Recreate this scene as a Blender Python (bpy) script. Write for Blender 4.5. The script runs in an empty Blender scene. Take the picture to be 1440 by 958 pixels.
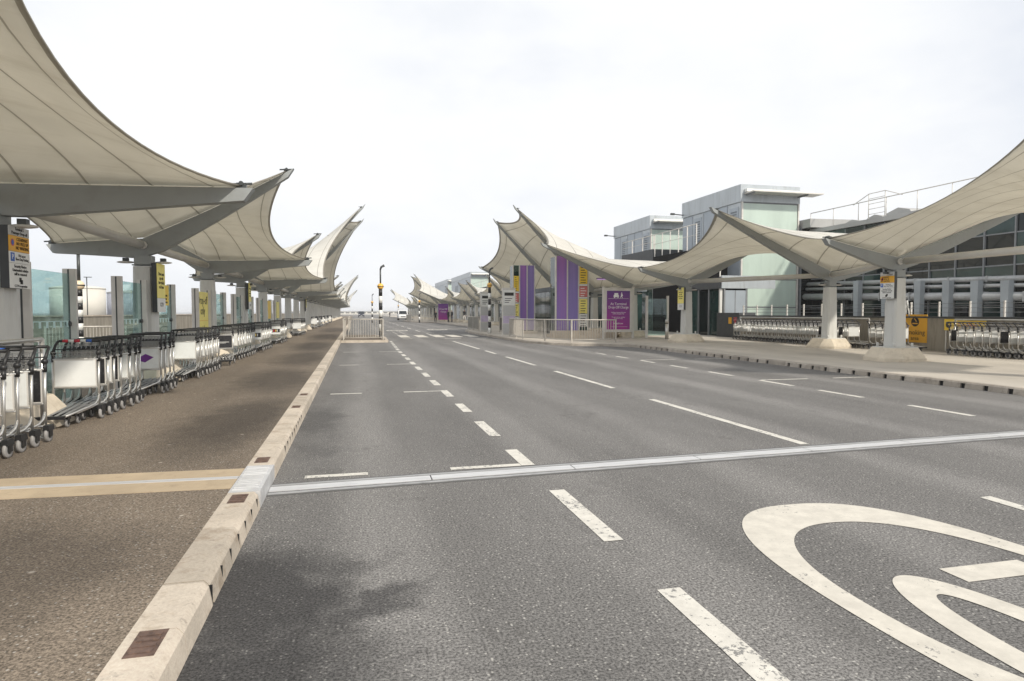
import bpy, bmesh, math, random
from mathutils import Vector, Matrix
random.seed(7)
S = bpy.context.scene
COL = S.collection
R = math.radians

# ---------------------------------------------------------------- materials
MATS = {}
def nodes_of(name):
    m = bpy.data.materials.new(name); m.use_nodes = True
    nt = m.node_tree
    return m, nt, nt.nodes["Principled BSDF"]

def N(nt, t, **kw):
    n = nt.nodes.new(t)
    for k, v in kw.items(): setattr(n, k, v)
    return n

def posn(nt, scale=(1, 1, 1)):
    g = N(nt, 'ShaderNodeNewGeometry')
    mp = N(nt, 'ShaderNodeMapping'); mp.inputs['Scale'].default_value = scale
    nt.links.new(g.outputs['Position'], mp.inputs['Vector'])
    return mp.outputs['Vector']

def noise(nt, vec, scale, detail=3, rough=.55):
    n = N(nt, 'ShaderNodeTexNoise'); n.inputs['Scale'].default_value = scale
    n.inputs['Detail'].default_value = detail; n.inputs['Roughness'].default_value = rough
    nt.links.new(vec, n.inputs['Vector'])
    return n.outputs['Fac']

def ramp(nt, fac, stops):
    r = N(nt, 'ShaderNodeValToRGB')
    el = r.color_ramp.elements
    while len(el) < len(stops): el.new(.5)
    for e, (p, c) in zip(el, stops):
        e.position = p; e.color = (c[0], c[1], c[2], 1) if not isinstance(c, (int, float)) else (c, c, c, 1)
    nt.links.new(fac, r.inputs['Fac'])
    return r.outputs['Color']

def mix(nt, fac, a, b, mode='MIX'):
    m = N(nt, 'ShaderNodeMix', data_type='RGBA', blend_type=mode)
    for sock, v in ((m.inputs[0], fac), (m.inputs[6], a), (m.inputs[7], b)):
        if hasattr(v, 'links'): nt.links.new(v, sock)
        elif isinstance(v, (int, float)): sock.default_value = v
        else: sock.default_value = (*v, 1)
    return m.outputs[2]

def bump(nt, p, h, strength=.3, dist=.01):
    b = N(nt, 'ShaderNodeBump'); b.inputs['Strength'].default_value = strength; b.inputs['Distance'].default_value = dist
    nt.links.new(h, b.inputs['Height']); nt.links.new(b.outputs['Normal'], p.inputs['Normal'])

def mat(name, c, rough=.6, metal=0, var=.12, scale=3., spec=.5, dirt=None, stretch=(1, 1, 1)):
    if name in MATS: return MATS[name]
    m, nt, p = nodes_of(name)
    v = posn(nt, stretch)
    f = noise(nt, v, scale, 4)
    d = [x * (1 - var) for x in c]; l = [min(1, x * (1 + var)) for x in c]
    col = ramp(nt, f, [(.3, d), (.7, l)])
    if dirt:
        f2 = noise(nt, v, scale * 2.3, 6, .7)
        k = ramp(nt, f2, [(.52, 0.), (.7, dirt[1])])
        col = mix(nt, k, col, dirt[0])
    nt.links.new(col, p.inputs['Base Color'])
    p.inputs['Roughness'].default_value = rough; p.inputs['Metallic'].default_value = metal
    p.inputs['Specular IOR Level'].default_value = spec
    MATS[name] = m
    return m

def smooth_mask(nt, vec, cx, cy, rx, ry, ang=0):
    mp = N(nt, 'ShaderNodeMapping', vector_type='TEXTURE')
    mp.inputs['Location'].default_value = (cx, cy, 0); mp.inputs['Rotation'].default_value = (0, 0, ang)
    mp.inputs['Scale'].default_value = (rx, ry, 1e6)
    nt.links.new(vec, mp.inputs['Vector'])
    ln = N(nt, 'ShaderNodeVectorMath', operation='LENGTH'); nt.links.new(mp.outputs[0], ln.inputs[0])
    return ln.outputs['Value']

def asphalt(name, dark, light, speck=.5, wet_and_shade=(), gum=0., big=.35, rough=.85, lanes=0):
    m, nt, p = nodes_of(name)
    v = posn(nt)
    fine = noise(nt, v, 68, 3, .75)
    med = noise(nt, v, 14, 3, .6)
    base = ramp(nt, fine, [(.38, dark), (.62, light)])
    base = mix(nt, .25, base, ramp(nt, med, [(.3, .35), (.7, .65)]), 'OVERLAY')
    vs = posn(nt, (1, .22, 1))
    lg = noise(nt, vs, .8, 5, .6)
    base = mix(nt, big, base, ramp(nt, lg, [(.3, .22), (.72, .72)]), 'OVERLAY')
    if lanes:
        # tyre-polished wheel tracks, oil drips down the lane centres, sealed cracks
        sx = N(nt, 'ShaderNodeSeparateXYZ'); nt.links.new(v, sx.inputs[0])
        wv = N(nt, 'ShaderNodeMath', operation='MULTIPLY'); nt.links.new(sx.outputs[0], wv.inputs[0]); wv.inputs[1].default_value = 2 * math.pi / 1.75
        wj = N(nt, 'ShaderNodeMath', operation='MULTIPLY_ADD'); nt.links.new(noise(nt, posn(nt, (1, .1, 1)), .9, 3), wj.inputs[0]); wj.inputs[1].default_value = 2.2; nt.links.new(wv.outputs[0], wj.inputs[2])
        sn = N(nt, 'ShaderNodeMath', operation='SINE'); nt.links.new(wj.outputs[0], sn.inputs[0])
        base = mix(nt, .55, base, ramp(nt, sn.outputs[0], [(0., .40), (1., .62)]), 'OVERLAY')
        od = noise(nt, posn(nt, (1, .5, 1)), 2.1, 7, .75)
        base = mix(nt, ramp(nt, od, [(.57, 0.), (.70, .55)]), base, (.085, .08, .075))
        vc = N(nt, 'ShaderNodeTexVoronoi', feature='DISTANCE_TO_EDGE'); vc.inputs['Scale'].default_value = .22
        wn2 = N(nt, 'ShaderNodeTexNoise'); wn2.inputs['Scale'].default_value = 1.3; wn2.inputs['Detail'].default_value = 6; nt.links.new(v, wn2.inputs['Vector'])
        wm = N(nt, 'ShaderNodeVectorMath', operation='MULTIPLY_ADD'); nt.links.new(wn2.outputs['Color'], wm.inputs[0]); wm.inputs[1].default_value = (1.2, 1.2, 0); nt.links.new(v, wm.inputs[2])
        nt.links.new(wm.outputs[0], vc.inputs['Vector'])
        base = mix(nt, ramp(nt, vc.outputs['Distance'], [(.0012, .3), (.003, 0.)]), base, (.07, .067, .064))
    vo = N(nt, 'ShaderNodeTexVoronoi'); vo.inputs['Scale'].default_value = 50; nt.links.new(v, vo.inputs['Vector'])
    sep = N(nt, 'ShaderNodeSeparateColor'); nt.links.new(vo.outputs['Color'], sep.inputs['Color'])
    k1 = ramp(nt, sep.outputs[0], [(.84, 0.), (.86, 1.)]); k2 = ramp(nt, vo.outputs['Distance'], [(.22, 1.), (.36, 0.)])
    k = mix(nt, 1., k1, k2, 'MULTIPLY')
    k = mix(nt, 1., k, (speck,) * 3, 'MULTIPLY')
    base = mix(nt, k, base, (.58, .56, .51))
    if gum:
        vg = N(nt, 'ShaderNodeTexVoronoi'); vg.inputs['Scale'].default_value = 4.5; nt.links.new(v, vg.inputs['Vector'])
        sg = N(nt, 'ShaderNodeSeparateColor'); nt.links.new(vg.outputs['Color'], sg.inputs['Color'])
        g1 = ramp(nt, sg.outputs[1], [(1 - gum, 0.), (1 - gum + .02, 1.)]); g2 = ramp(nt, vg.outputs['Distance'], [(.07, 1.), (.11, 0.)])
        base = mix(nt, mix(nt, .8, (0, 0, 0), mix(nt, 1., g1, g2, 'MULTIPLY')), base, (.5, .45, .38))
    if wet_and_shade:  # darkened ellipses: wet patch on the road, painted shade on the brown pavement
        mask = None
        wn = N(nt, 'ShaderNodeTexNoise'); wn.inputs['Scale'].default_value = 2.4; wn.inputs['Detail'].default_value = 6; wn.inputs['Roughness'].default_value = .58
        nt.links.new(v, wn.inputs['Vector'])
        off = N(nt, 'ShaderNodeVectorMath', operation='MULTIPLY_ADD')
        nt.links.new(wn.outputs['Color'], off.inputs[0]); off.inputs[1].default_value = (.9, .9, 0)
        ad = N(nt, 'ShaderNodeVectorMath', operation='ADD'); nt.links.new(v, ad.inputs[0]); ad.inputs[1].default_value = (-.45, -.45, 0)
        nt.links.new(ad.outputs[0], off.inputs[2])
        for w in wet_and_shade:
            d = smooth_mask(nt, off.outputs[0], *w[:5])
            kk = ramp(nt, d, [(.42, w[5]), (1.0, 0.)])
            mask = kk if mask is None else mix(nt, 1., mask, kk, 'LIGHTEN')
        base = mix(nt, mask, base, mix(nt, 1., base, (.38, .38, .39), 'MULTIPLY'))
    nt.links.new(base, p.inputs['Base Color'])
    p.inputs['Roughness'].default_value = rough; p.inputs['Specular IOR Level'].default_value = .3
    bump(nt, p, fine, .5, .006)
    MATS[name] = m
    return m

def paint(name, c, under, wear=.45):
    m, nt, p = nodes_of(name)
    v = posn(nt)
    f = noise(nt, v, 22, 6, .75); g = noise(nt, v, 2.2, 3)
    a = N(nt, 'ShaderNodeMath', operation='MULTIPLY_ADD'); nt.links.new(g, a.inputs[0]); a.inputs[1].default_value = .5; nt.links.new(f, a.inputs[2])
    k = ramp(nt, a.outputs[0], [(1.02 - wear, 0.), (1.05 - wear, .9)])
    cc = ramp(nt, noise(nt, v, 7, 6, .7), [(.3, [x * .74 for x in c]), (.72, c)])
    nt.links.new(mix(nt, k, cc, under), p.inputs['Base Color'])
    p.inputs['Roughness'].default_value = .7
    MATS[name] = m
    return m

def membrane_mat():
    m, nt, p = nodes_of('tensile_fabric')
    uv = N(nt, 'ShaderNodeUVMap'); sx = N(nt, 'ShaderNodeSeparateXYZ'); nt.links.new(uv.outputs[0], sx.inputs[0])
    u, vv = sx.outputs[0], sx.outputs[1]
    # welded seams fan across the bay
    def mth(op, a, b=None):
        n = N(nt, 'ShaderNodeMath', operation=op)
        for s, x in ((n.inputs[0], a), (n.inputs[1], b)):
            if x is None: continue
            if hasattr(x, 'links'): nt.links.new(x, s)
            else: s.default_value = x
        return n.outputs[0]
    wob = mth('MULTIPLY', mth('SUBTRACT', u, .5), .05)
    s = mth('FRACT', mth('MULTIPLY', mth('ADD', vv, mth('MULTIPLY', wob, wob)), 8.))
    d = mth('ABSOLUTE', mth('SUBTRACT', s, .5))
    seam = mth('LESS_THAN', d, .021)
    edge = mth('GREATER_THAN', mth('ABSOLUTE', mth('SUBTRACT', vv, .5)), .487)
    v = posn(nt)
    base = ramp(nt, noise(nt, v, .9, 5, .6), [(.3, (.77, .76, .72)), (.7, (.86, .85, .81))])
    st = N(nt, 'ShaderNodeMapping'); st.inputs['Scale'].default_value = (14, 1.6, 1); nt.links.new(uv.outputs[0], st.inputs[0])
    base = mix(nt, ramp(nt, noise(nt, st.outputs[0], 1.3, 6, .7), [(.5, 0.), (.75, .35)]), base, (.50, .47, .40))
    base = mix(nt, mth('MULTIPLY', seam, .62), base, (.27, .25, .21))
    base = mix(nt, mth('MULTIPLY', edge, .75), base, (.27, .245, .20))
    nt.links.new(base, p.inputs['Base Color']); p.inputs['Roughness'].default_value = .75; p.inputs['Specular IOR Level'].default_value = .2
    tr = N(nt, 'ShaderNodeBsdfTranslucent'); nt.links.new(mix(nt, 1., base, (1., .97, .90), 'MULTIPLY'), tr.inputs['Color'])
    ms = N(nt, 'ShaderNodeMixShader'); ms.inputs[0].default_value = .45
    nt.links.new(p.outputs[0], ms.inputs[1]); nt.links.new(tr.outputs[0], ms.inputs[2])
    nt.links.new(ms.outputs[0], nt.nodes['Material Output'].inputs['Surface'])
    MATS['fabric'] = m
    return m

def glass(name, c, rough=.03, mixf=.8):
    """thin pane: part see-through tinted, part mirror"""
    m, nt, p = nodes_of(name)
    nt.nodes.remove(p)
    t = N(nt, 'ShaderNodeBsdfTransparent'); t.inputs[0].default_value = (*c, 1)
    g = N(nt, 'ShaderNodeBsdfGlossy'); g.inputs['Roughness'].default_value = rough; g.inputs['Color'].default_value = (.9, .95, .95, 1)
    lw = N(nt, 'ShaderNodeLayerWeight'); pw = N(nt, 'ShaderNodeMath', operation='POWER'); nt.links.new(lw.outputs['Facing'], pw.inputs[0]); pw.inputs[1].default_value = 3.5
    ml = N(nt, 'ShaderNodeMath', operation='MULTIPLY_ADD'); nt.links.new(pw.outputs[0], ml.inputs[0]); ml.inputs[1].default_value = .6; ml.inputs[2].default_value = .05
    ms = N(nt, 'ShaderNodeMixShader'); nt.links.new(ml.outputs[0], ms.inputs[0])
    nt.links.new(t.outputs[0], ms.inputs[1]); nt.links.new(g.outputs[0], ms.inputs[2])
    nt.links.new(ms.outputs[0], nt.nodes['Material Output'].inputs['Surface'])
    MATS[name] = m
    return m

def poster(name, top, bot, streak):
    """printed gradient: part of the poster's print, laid out in the object's own height"""
    m, nt, p = nodes_of(name)
    tc = N(nt, 'ShaderNodeTexCoord'); sx = N(nt, 'ShaderNodeSeparateXYZ'); nt.links.new(tc.outputs['Generated'], sx.inputs[0])
    col = ramp(nt, sx.outputs[2], [(0., bot), (1., top)])
    mp = N(nt, 'ShaderNodeMapping'); mp.inputs['Scale'].default_value = (1, 1, .4); mp.inputs['Rotation'].default_value = (0, .5, 0)
    nt.links.new(tc.outputs['Generated'], mp.inputs[0])
    f = noise(nt, mp.outputs[0], 2.2, 3)
    nt.links.new(mix(nt, ramp(nt, f, [(.45, 0.), (.75, .6)]), col, streak), p.inputs['Base Color'])
    p.inputs['Roughness'].default_value = .3
    MATS[name] = m
    return m

road_m = asphalt('road_asphalt', (.072, .069, .066), (.275, .265, .252), .55,
                 lanes=1, wet_and_shade=((-.55, 3.7, .62, 1.05, .1, 1.), (-.50, 2.7, .85, .95, 0, 1.), (.05, 3.38, .5, .22, .5, .9), (-.1, 3.98, .42, .18, .15, .7),
                      (-.55, 9.6, .45, 1.7, 0, .55), (-.5, 7.6, .3, .6, 0, .35), (7.5, 41.2, 1.6, .7, 0, .7), (10.9, 30.6, 1.6, .5, 0, .5)))  # wet patch at the near kerb first, then darker patches farther along
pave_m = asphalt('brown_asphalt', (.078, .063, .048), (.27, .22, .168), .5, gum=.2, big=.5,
                 wet_and_shade=((-2.2, 4.1, 1.6, .95, 0, .65), (-4.5, 4.3, 1.5, .9, 0, .6), (-1.55, 9.2, .85, 3., -.08, .8), (-1.6, 14.5, 1.0, 3.6, .05, .85), (-1.65, 21., 1.0, 4.4, 0, .85), (-1.7, 29., 1.1, 5.5, 0, .85), (-1.8, 40., 1.2, 8, 0, .8), (-1.8, 55., 1.3, 10, 0, .8)))  # kerbside shade bands painted into the pavement colour as soft dark ellipses
back_m = asphalt('grey_ground', (.14, .135, .13), (.27, .26, .25), .3)
conc_r = mat('pale_paving', (.47, .43, .37), .85, 0, .14, .7, dirt=((.27, .24, .2), .5), stretch=(1, .35, 1))
kerb_m = mat('kerb_stone', (.53, .47, .395), .85, 0, .14, 2.2, dirt=((.33, .26, .19), .8))
kerb_joint = mat('kerb_joint', (.10, .085, .07), .9)
kerb_r = mat('kerb_grey', (.40, .36, .31), .85, 0, .15, 2., dirt=((.15, .13, .11), .6))
rust = mat('rusty_iron', (.13, .085, .068), .85, .2, .4, 20, dirt=((.27, .16, .10), .6))
def per_stone(m, pitch):
    nt = m.node_tree; p = nt.nodes['Principled BSDF']; src = p.inputs['Base Color'].links[0].from_socket
    g = N(nt, 'ShaderNodeNewGeometry'); sx = N(nt, 'ShaderNodeSeparateXYZ'); nt.links.new(g.outputs['Position'], sx.inputs[0])
    dv = N(nt, 'ShaderNodeMath', operation='DIVIDE'); nt.links.new(sx.outputs[1], dv.inputs[0]); dv.inputs[1].default_value = pitch
    fl = N(nt, 'ShaderNodeMath', operation='FLOOR'); nt.links.new(dv.outputs[0], fl.inputs[0])
    wn = N(nt, 'ShaderNodeTexWhiteNoise', noise_dimensions='1D'); nt.links.new(fl.outputs[0], wn.inputs['W'])
    tint = ramp(nt, wn.outputs['Value'], [(0., (.80, .785, .76)), (.5, (.94, .92, .89)), (1., (1.06, 1.05, 1.03))])
    f = noise(nt, g.outputs['Position'], 55, 4, .7)
    c = mix(nt, 1., src, tint, 'MULTIPLY'); c = mix(nt, .35, c, ramp(nt, f, [(.3, .3), (.7, .68)]), 'OVERLAY')
    sc = N(nt, 'ShaderNodeTexNoise'); sc.inputs['Scale'].default_value = 9; sc.inputs['Detail'].default_value = 8; sc.inputs['Roughness'].default_value = .75; nt.links.new(g.outputs['Position'], sc.inputs['Vector'])
    c = mix(nt, ramp(nt, sc.outputs['Fac'], [(.58, 0.), (.68, .6)]), c, (.17, .14, .12))
    nt.links.new(c, p.inputs['Base Color']); bump(nt, p, f, .5, .006)
per_stone(kerb_m, .9); per_stone(kerb_r, .9)
black_hole = mat('dark_recess', (.012, .012, .012), .9)
steel_arm = mat('grey_painted_steel', (.29, .305, .30), .45, 0, .06, 1.3, dirt=((.21, .205, .19), .35))
steel_col = mat('pale_painted_steel', (.60, .60, .57), .5, 0, .06, 1.2, dirt=((.36, .33, .28), .35), stretch=(2, 2, .3))
tube_m = mat('cream_tube_steel', (.56, .54, .49), .4, 0, .08, 2.)
pad_m = mat('cast_concrete_pad', (.62, .55, .44), .85, 0, .12, 2.5, dirt=((.36, .29, .21), .5))
fabric = membrane_mat()
alu = mat('brushed_aluminium', (.62, .61, .58), .33, .85, .08, 8)
alu_dull = mat('dull_aluminium', (.62, .60, .56), .5, .15, .1, 3)
galv = mat('galvanised_rail', (.50, .47, .42), .5, .2, .12, 6, dirt=((.3, .23, .17), .5))
joint_m = mat('joint_metal', (.60, .60, .60), .5, .3, .12, 6, dirt=((.25, .25, .25), .5), stretch=(.3, 3, 1))
blackp = mat('black_plastic', (.018, .018, .019), .45, 0, .2, 5)
rubber = mat('grey_rubber', (.30, .29, .28), .7, 0, .25, 9)
white_board = mat('white_board', (.74, .75, .73), .4, 0, .05, 3, dirt=((.5, .48, .44), .25))
black_board = mat('black_board', (.02, .02, .022), .35, 0, .3, 8, dirt=((.2, .2, .2), .3))
wire_m = mat('wire_grey', (.36, .36, .36), .4, .6, .1, 5)
purple = mat('purple_print', (.17, .03, .26), .35, 0, .25, 2)
red_m = mat('red_print', (.55, .03, .05), .45)
blue_m = mat('blue_print', (.03, .12, .45), .45)
yellow = mat('yellow_sign', (.86, .60, .05), .45, 0, .05, 3)
yellow_l = mat('pale_yellow_sign', (.90, .79, .22), .45, 0, .05, 3)
orange = mat('amber_sign', (.78, .40, .02), .45, 0, .05, 3)
white_s = mat('white_sign', (.76, .76, .73), .45, 0, .05, 3)
grey_s = mat('grey_sign', (.50, .50, .49), .5, 0, .05, 3)
dark_s = mat('dark_sign_case', (.07, .075, .08), .6, spec=.25)
ink = mat('black_ink', (.015, .013, .012), .6)
white_ink = mat('white_ink', (.85, .85, .85), .5)
amber = mat('amber_globe', (.85, .47, .07), .35, 0, .05, 4)
cream_globe = mat('cream_globe', (.82, .66, .45), .35, 0, .05, 4)
dark_steel = mat('dark_steel', (.05, .055, .055), .4)
tower_clad = mat('silver_cladding', (.42, .455, .48), .4, .25, .08, .8, dirt=((.27, .28, .28), .5), stretch=(2, 2, .35))
tower_door = mat('blue_grey_panel', (.33, .37, .41), .4, .2, .06, 1.)
louvre_m = mat('louvre_grey', (.16, .18, .20), .6)
green_glass = mat('green_back_painted_glass', (.50, .60, .535), .08, 0, .10, .5, spec=.7, dirt=((.40, .49, .44), .6), stretch=(1.5, 1, .3))  # slightly darker upright streaks mixed into the green
dark_glass = mat('dark_glass', (.006, .010, .011), .04, 0, .3, .5, spec=.4)
mid_glass = mat('teal_glass', (.02, .045, .042), .05, 0, .4, .6, spec=.5)
mull = mat('mullion_grey', (.19, .20, .21), .5)
fin_m = mat('fin_blue_grey', (.31, .34, .36), .5, 0, .08, 1)
roof_m = mat('roof_grey', (.38, .38, .37), .6, 0, .12, .6)
wall_m = mat('stained_concrete', (.30, .27, .22), .9, 0, .22, .9, dirt=((.12, .11, .09), .6), stretch=(3, 3, .5))
dark_int = mat('dark_interior', (.012, .012, .013), .9, spec=.1)
tank_m = mat('cream_cladding', (.66, .63, .56), .7, 0, .05, .4)
tank_b = mat('slate_cladding', (.34, .35, .40), .7, 0, .05, .4)
hill_m = mat('far_hills', (.30, .34, .36), 1., 0, .12, .02)
car_white = mat('white_car_paint', (.72, .72, .71), .25, 0, .03, 2)
car_glass = mat('car_glass', (.02, .025, .03), .08, 0, .1, 2, spec=.2)
skin_m = mat('skin', (.50, .33, .25), .6)
cloth_d = mat('dark_cloth', (.018, .018, .022), .85, 0, .3, 6)
cloth_w = mat('white_trousers', (.66, .65, .63), .85)
cloth_n = mat('navy_cloth', (.03, .035, .06), .85)
hivis = mat('hi_vis_cloth', (.45, .70, .05), .7)
beige_w = mat('beige_plinth', (.55, .47, .37), .85, 0, .15, 1.5, dirt=((.25, .2, .15), .5))
paint_w = paint('road_paint', (.70, .67, .60), (.17, .165, .16), .20)
paint_n = paint('fresh_road_paint', (.66, .62, .54), (.17, .165, .16), .10)
pane_g = glass('screen_glass', (.74, .88, .87))
frost_g = mat('frosted_film', (.55, .75, .74), .3, 0, .05, 3)
poster_p = poster('drop_off_print', (.105, .03, .22), (.36, .02, .26), (.16, .03, .24))
poster_t = poster('tower_print', (.27, .12, .42), (.25, .17, .50), (.42, .16, .46))
poster_u = poster('tower_print_blue', (.21, .16, .42), (.25, .20, .52), (.33, .24, .58))

# ---------------------------------------------------------------- mesh builder
class MB:
    def __init__(s): s.v = []; s.f = []; s.mi = []; s.mats = []; s.uv = {}; s.cur = 0; s.sm = []; s.smooth = False
    def use(s, m):
        if m not in s.mats: s.mats.append(m)
        s.cur = s.mats.index(m); return s
    def face(s, idx): s.f.append(idx); s.mi.append(s.cur); s.sm.append(s.smooth)
    def poly(s, pts):
        b = len(s.v); s.v += [tuple(p) for p in pts]; s.face(tuple(range(b, b + len(pts))))
    def box(s, x0, x1, y0, y1, z0, z1, taper=0):
        b = len(s.v); t = taper
        s.v += [(x0, y0, z0), (x1, y0, z0), (x1, y1, z0), (x0, y1, z0), (x0 + t, y0 + t, z1), (x1 - t, y0 + t, z1), (x1 - t, y1 - t, z1), (x0 + t, y1 - t, z1)]
        for q in ((3, 2, 1, 0), (4, 5, 6, 7), (0, 1, 5, 4), (1, 2, 6, 5), (2, 3, 7, 6), (3, 0, 4, 7)): s.face(tuple(b + i for i in q))
        return s
    def prism(s, pts, d):
        """closed polygon extruded by vector d"""
        n = len(pts); b = len(s.v); d = Vector(d)
        s.v += [tuple(p) for p in pts] + [tuple(Vector(p) + d) for p in pts]
        s.face(tuple(range(b + n - 1, b - 1, -1))); s.face(tuple(range(b + n, b + 2 * n)))
        for i in range(n):
            j = (i + 1) % n; s.face((b + i, b + j, b + n + j, b + n + i))
        return s
    def tube(s, pts, r, n=8, caps=True):
        pts = [Vector(p) for p in pts]; b = len(s.v); rs = r if isinstance(r, (list, tuple)) else [r] * len(pts)
        ref = Vector((0, 0, 1)); old = s.smooth; 
        for i, p in enumerate(pts):
            d = (pts[min(i + 1, len(pts) - 1)] - pts[max(i - 1, 0)]).normalized()
            a = d.cross(ref if abs(d.z) < .95 else Vector((1, 0, 0))).normalized(); c = d.cross(a)
            for k in range(n):
                t = 2 * math.pi * k / n; s.v.append(tuple(p + (a * math.cos(t) + c * math.sin(t)) * rs[i]))
        s.smooth = True
        for i in range(len(pts) - 1):
            for k in range(n):
                k2 = (k + 1) % n; s.face((b + i * n + k, b + i * n + k2, b + (i + 1) * n + k2, b + (i + 1) * n + k))
        s.smooth = old
        if caps:
            s.face(tuple(b + k for k in range(n - 1, -1, -1))); e = b + (len(pts) - 1) * n; s.face(tuple(e + k for k in range(n)))
        return s
    def lathe(s, prof, c=(0, 0, 0), n=16, axis='z'):
        b = len(s.v)
        for (r, h) in prof:
            for k in range(n):
                t = 2 * math.pi * k / n; x, y = r * math.cos(t), r * math.sin(t)
                p = (x, y, h) if axis == 'z' else ((h, x, y) if axis == 'x' else (x, h, y))
                s.v.append((c[0] + p[0], c[1] + p[1], c[2] + p[2]))
        old = s.smooth; s.smooth = True
        for i in range(len(prof) - 1):
            for k in range(n):
                k2 = (k + 1) % n; q = (b + i * n + k, b + i * n + k2, b + (i + 1) * n + k2, b + (i + 1) * n + k); s.face(q)
        s.smooth = old
        s.face(tuple(b + k for k in range(n - 1, -1, -1))); e = b + (len(prof) - 1) * n; s.face(tuple(e + k for k in range(n)))
        return s
    def sphere(s, c, r, n=14, sc=(1, 1, 1)):
        m = n // 2 + 1
        prof = [(max(1e-4, r * math.sin(math.pi * i / (m - 1))), -r * math.cos(math.pi * i / (m - 1))) for i in range(m)]
        b = len(s.v); s.lathe(prof, (0, 0, 0), n)
        for i in range(b, len(s.v)):
            v = s.v[i]; s.v[i] = (c[0] + v[0] * sc[0], c[1] + v[1] * sc[1], c[2] + v[2] * sc[2])
        return s
    def mesh(s, name):
        me = bpy.data.meshes.new(name); me.from_pydata(s.v, [], s.f)
        for m in s.mats: me.materials.append(m)
        me.polygons.foreach_set('material_index', s.mi); me.polygons.foreach_set('use_smooth', s.sm)
        bm = bmesh.new(); bm.from_mesh(me); bmesh.ops.recalc_face_normals(bm, faces=bm.faces); bm.to_mesh(me); bm.free()
        return me
    def build(s, name, m=None, parent=None, loc=(0, 0, 0), rz=0):
        if m is not None and not s.mats: s.mats = [m]
        return link(name, s.mesh(name), parent, loc, rz)

def link(name, data, parent=None, loc=(0, 0, 0), rz=0):
    o = bpy.data.objects.new(name, data); COL.objects.link(o)
    o.location = loc; o.rotation_euler = (0, 0, rz)
    if parent: o.parent = parent
    return o
def bevel(o, w=.01, seg=2):
    b = o.modifiers.new('Bevel', 'BEVEL'); b.width = w; b.segments = seg; b.limit_method = 'ANGLE'; b.angle_limit = R(40)
    return o
def tag(o, label, cat, group=None):
    o['label'] = label; o['category'] = cat
    if group: o['group'] = group
    return o
def empty(name, loc, label, cat, group=None, rz=0):
    return tag(link(name, None, None, loc, rz), label, cat, group)
def struct(o, kind='structure'): o['kind'] = kind; return o
def copy_tree(o, parent=None):
    c = o.copy(); COL.objects.link(c)
    if parent: c.parent = parent
    for ch in list(o.children): copy_tree(ch, c)
    return c
ORD = 'first second third fourth fifth sixth seventh eighth ninth tenth eleventh twelfth thirteenth fourteenth fifteenth sixteenth seventeenth eighteenth nineteenth twentieth'.split()
def nth(i):
    return ORD[i] if i < 20 else {2: 'twenty', 3: 'thirty'}[(i + 1) // 10] + ('-' + ORD[(i + 1) % 10 - 1] if (i + 1) % 10 else 'th').replace('yth', 'ieth')

TXT = {}
def text_mesh(body, size, m, align='CENTER', sx=1.):
    key = (body, size, m.name, align, sx)
    if key in TXT: return TXT[key]
    cu = bpy.data.curves.new('lettering', 'FONT'); cu.body = body; cu.size = size; cu.align_x = align; cu.align_y = 'CENTER'; cu.extrude = .0015; cu.resolution_u = 2; cu.space_line = .9
    o = bpy.data.objects.new('lettering', cu); COL.objects.link(o)
    bpy.context.view_layer.update()
    me = bpy.data.meshes.new_from_object(o.evaluated_get(bpy.context.evaluated_depsgraph_get()))
    COL.objects.unlink(o); bpy.data.objects.remove(o)
    me.materials.clear(); me.materials.append(m)
    if sx != 1.:
        for v in me.vertices: v.co.x *= sx
    TXT[key] = me
    return me
def letters(body, size, m, parent, loc, face='-y', align='CENTER', sx=1., name='lettering'):
    o = link(name, text_mesh(body, size, m, align, sx), parent, loc)
    o.rotation_euler = {'-y': (R(90), 0, 0), '+x': (R(90), 0, R(90)), '-x': (R(90), 0, R(-90)), '+z': (0, 0, 0)}[face]
    return o

PZ = .13                                   # pavement height
def zr(x): return PZ + .0235 * min(3., max(0., x - 12.1))

# ---------------------------------------------------------------- ground, road, pavements
g = MB().use(back_m); g.box(-2500, 2500, -60, 4000, -.5, -.02); struct(g.build('ground'))
rd = MB().use(road_m); rd.poly([(-.8, -14, 0), (13.2, -14, 0), (13.2, 420, 0), (-.8, 420, 0)]); struct(rd.build('road'))
br = MB().use(road_m); br.poly([(-13.7, -14, -.004), (-6.3, -14, -.004), (-6.3, 420, -.004), (-13.7, 420, -.004)]); struct(br.build('service_road'))
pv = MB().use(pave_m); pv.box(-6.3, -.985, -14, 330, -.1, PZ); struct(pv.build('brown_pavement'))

KP = [(-14, 12.1), (9, 12.1), (16, 12.15), (26.4, 12.2), (27.2, 11.95), (27.7, 11.1), (28.4, 9.9), (29.6, 9.05), (31.5, 8.5), (34, 8.35), (48, 8.4), (53, 8.9), (58, 10.6), (62, 11.7), (66, 12.0), (98, 12.0), (102, 10.5), (106, 9.0), (112, 8.6), (122, 8.6), (130, 10.8), (138, 12), (330, 12)]
def kx(y):
    for (a, xa), (b, xb) in zip(KP, KP[1:]):
        if a <= y <= b:
            return xa + (xb - xa) * (y - a) / (b - a)
    return 12.
ys = sorted(set([round(-14 + .5 * i, 2) for i in range(300)] + [140 + 10 * i for i in range(20)]))
rp = MB().use(conc_r)
cols = []
for y in ys:
    k = kx(y) + .16
    cols.append([(x, y, zr(x)) for x in (k, max(k + .3, 12.1), 13.6, 15.1, 26.)])
for a, b in zip(cols, cols[1:]):
    for i in range(4): rp.poly([a[i], a[i + 1], b[i + 1], b[i]])
struct(rp.build('terminal_pavement'))

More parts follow.
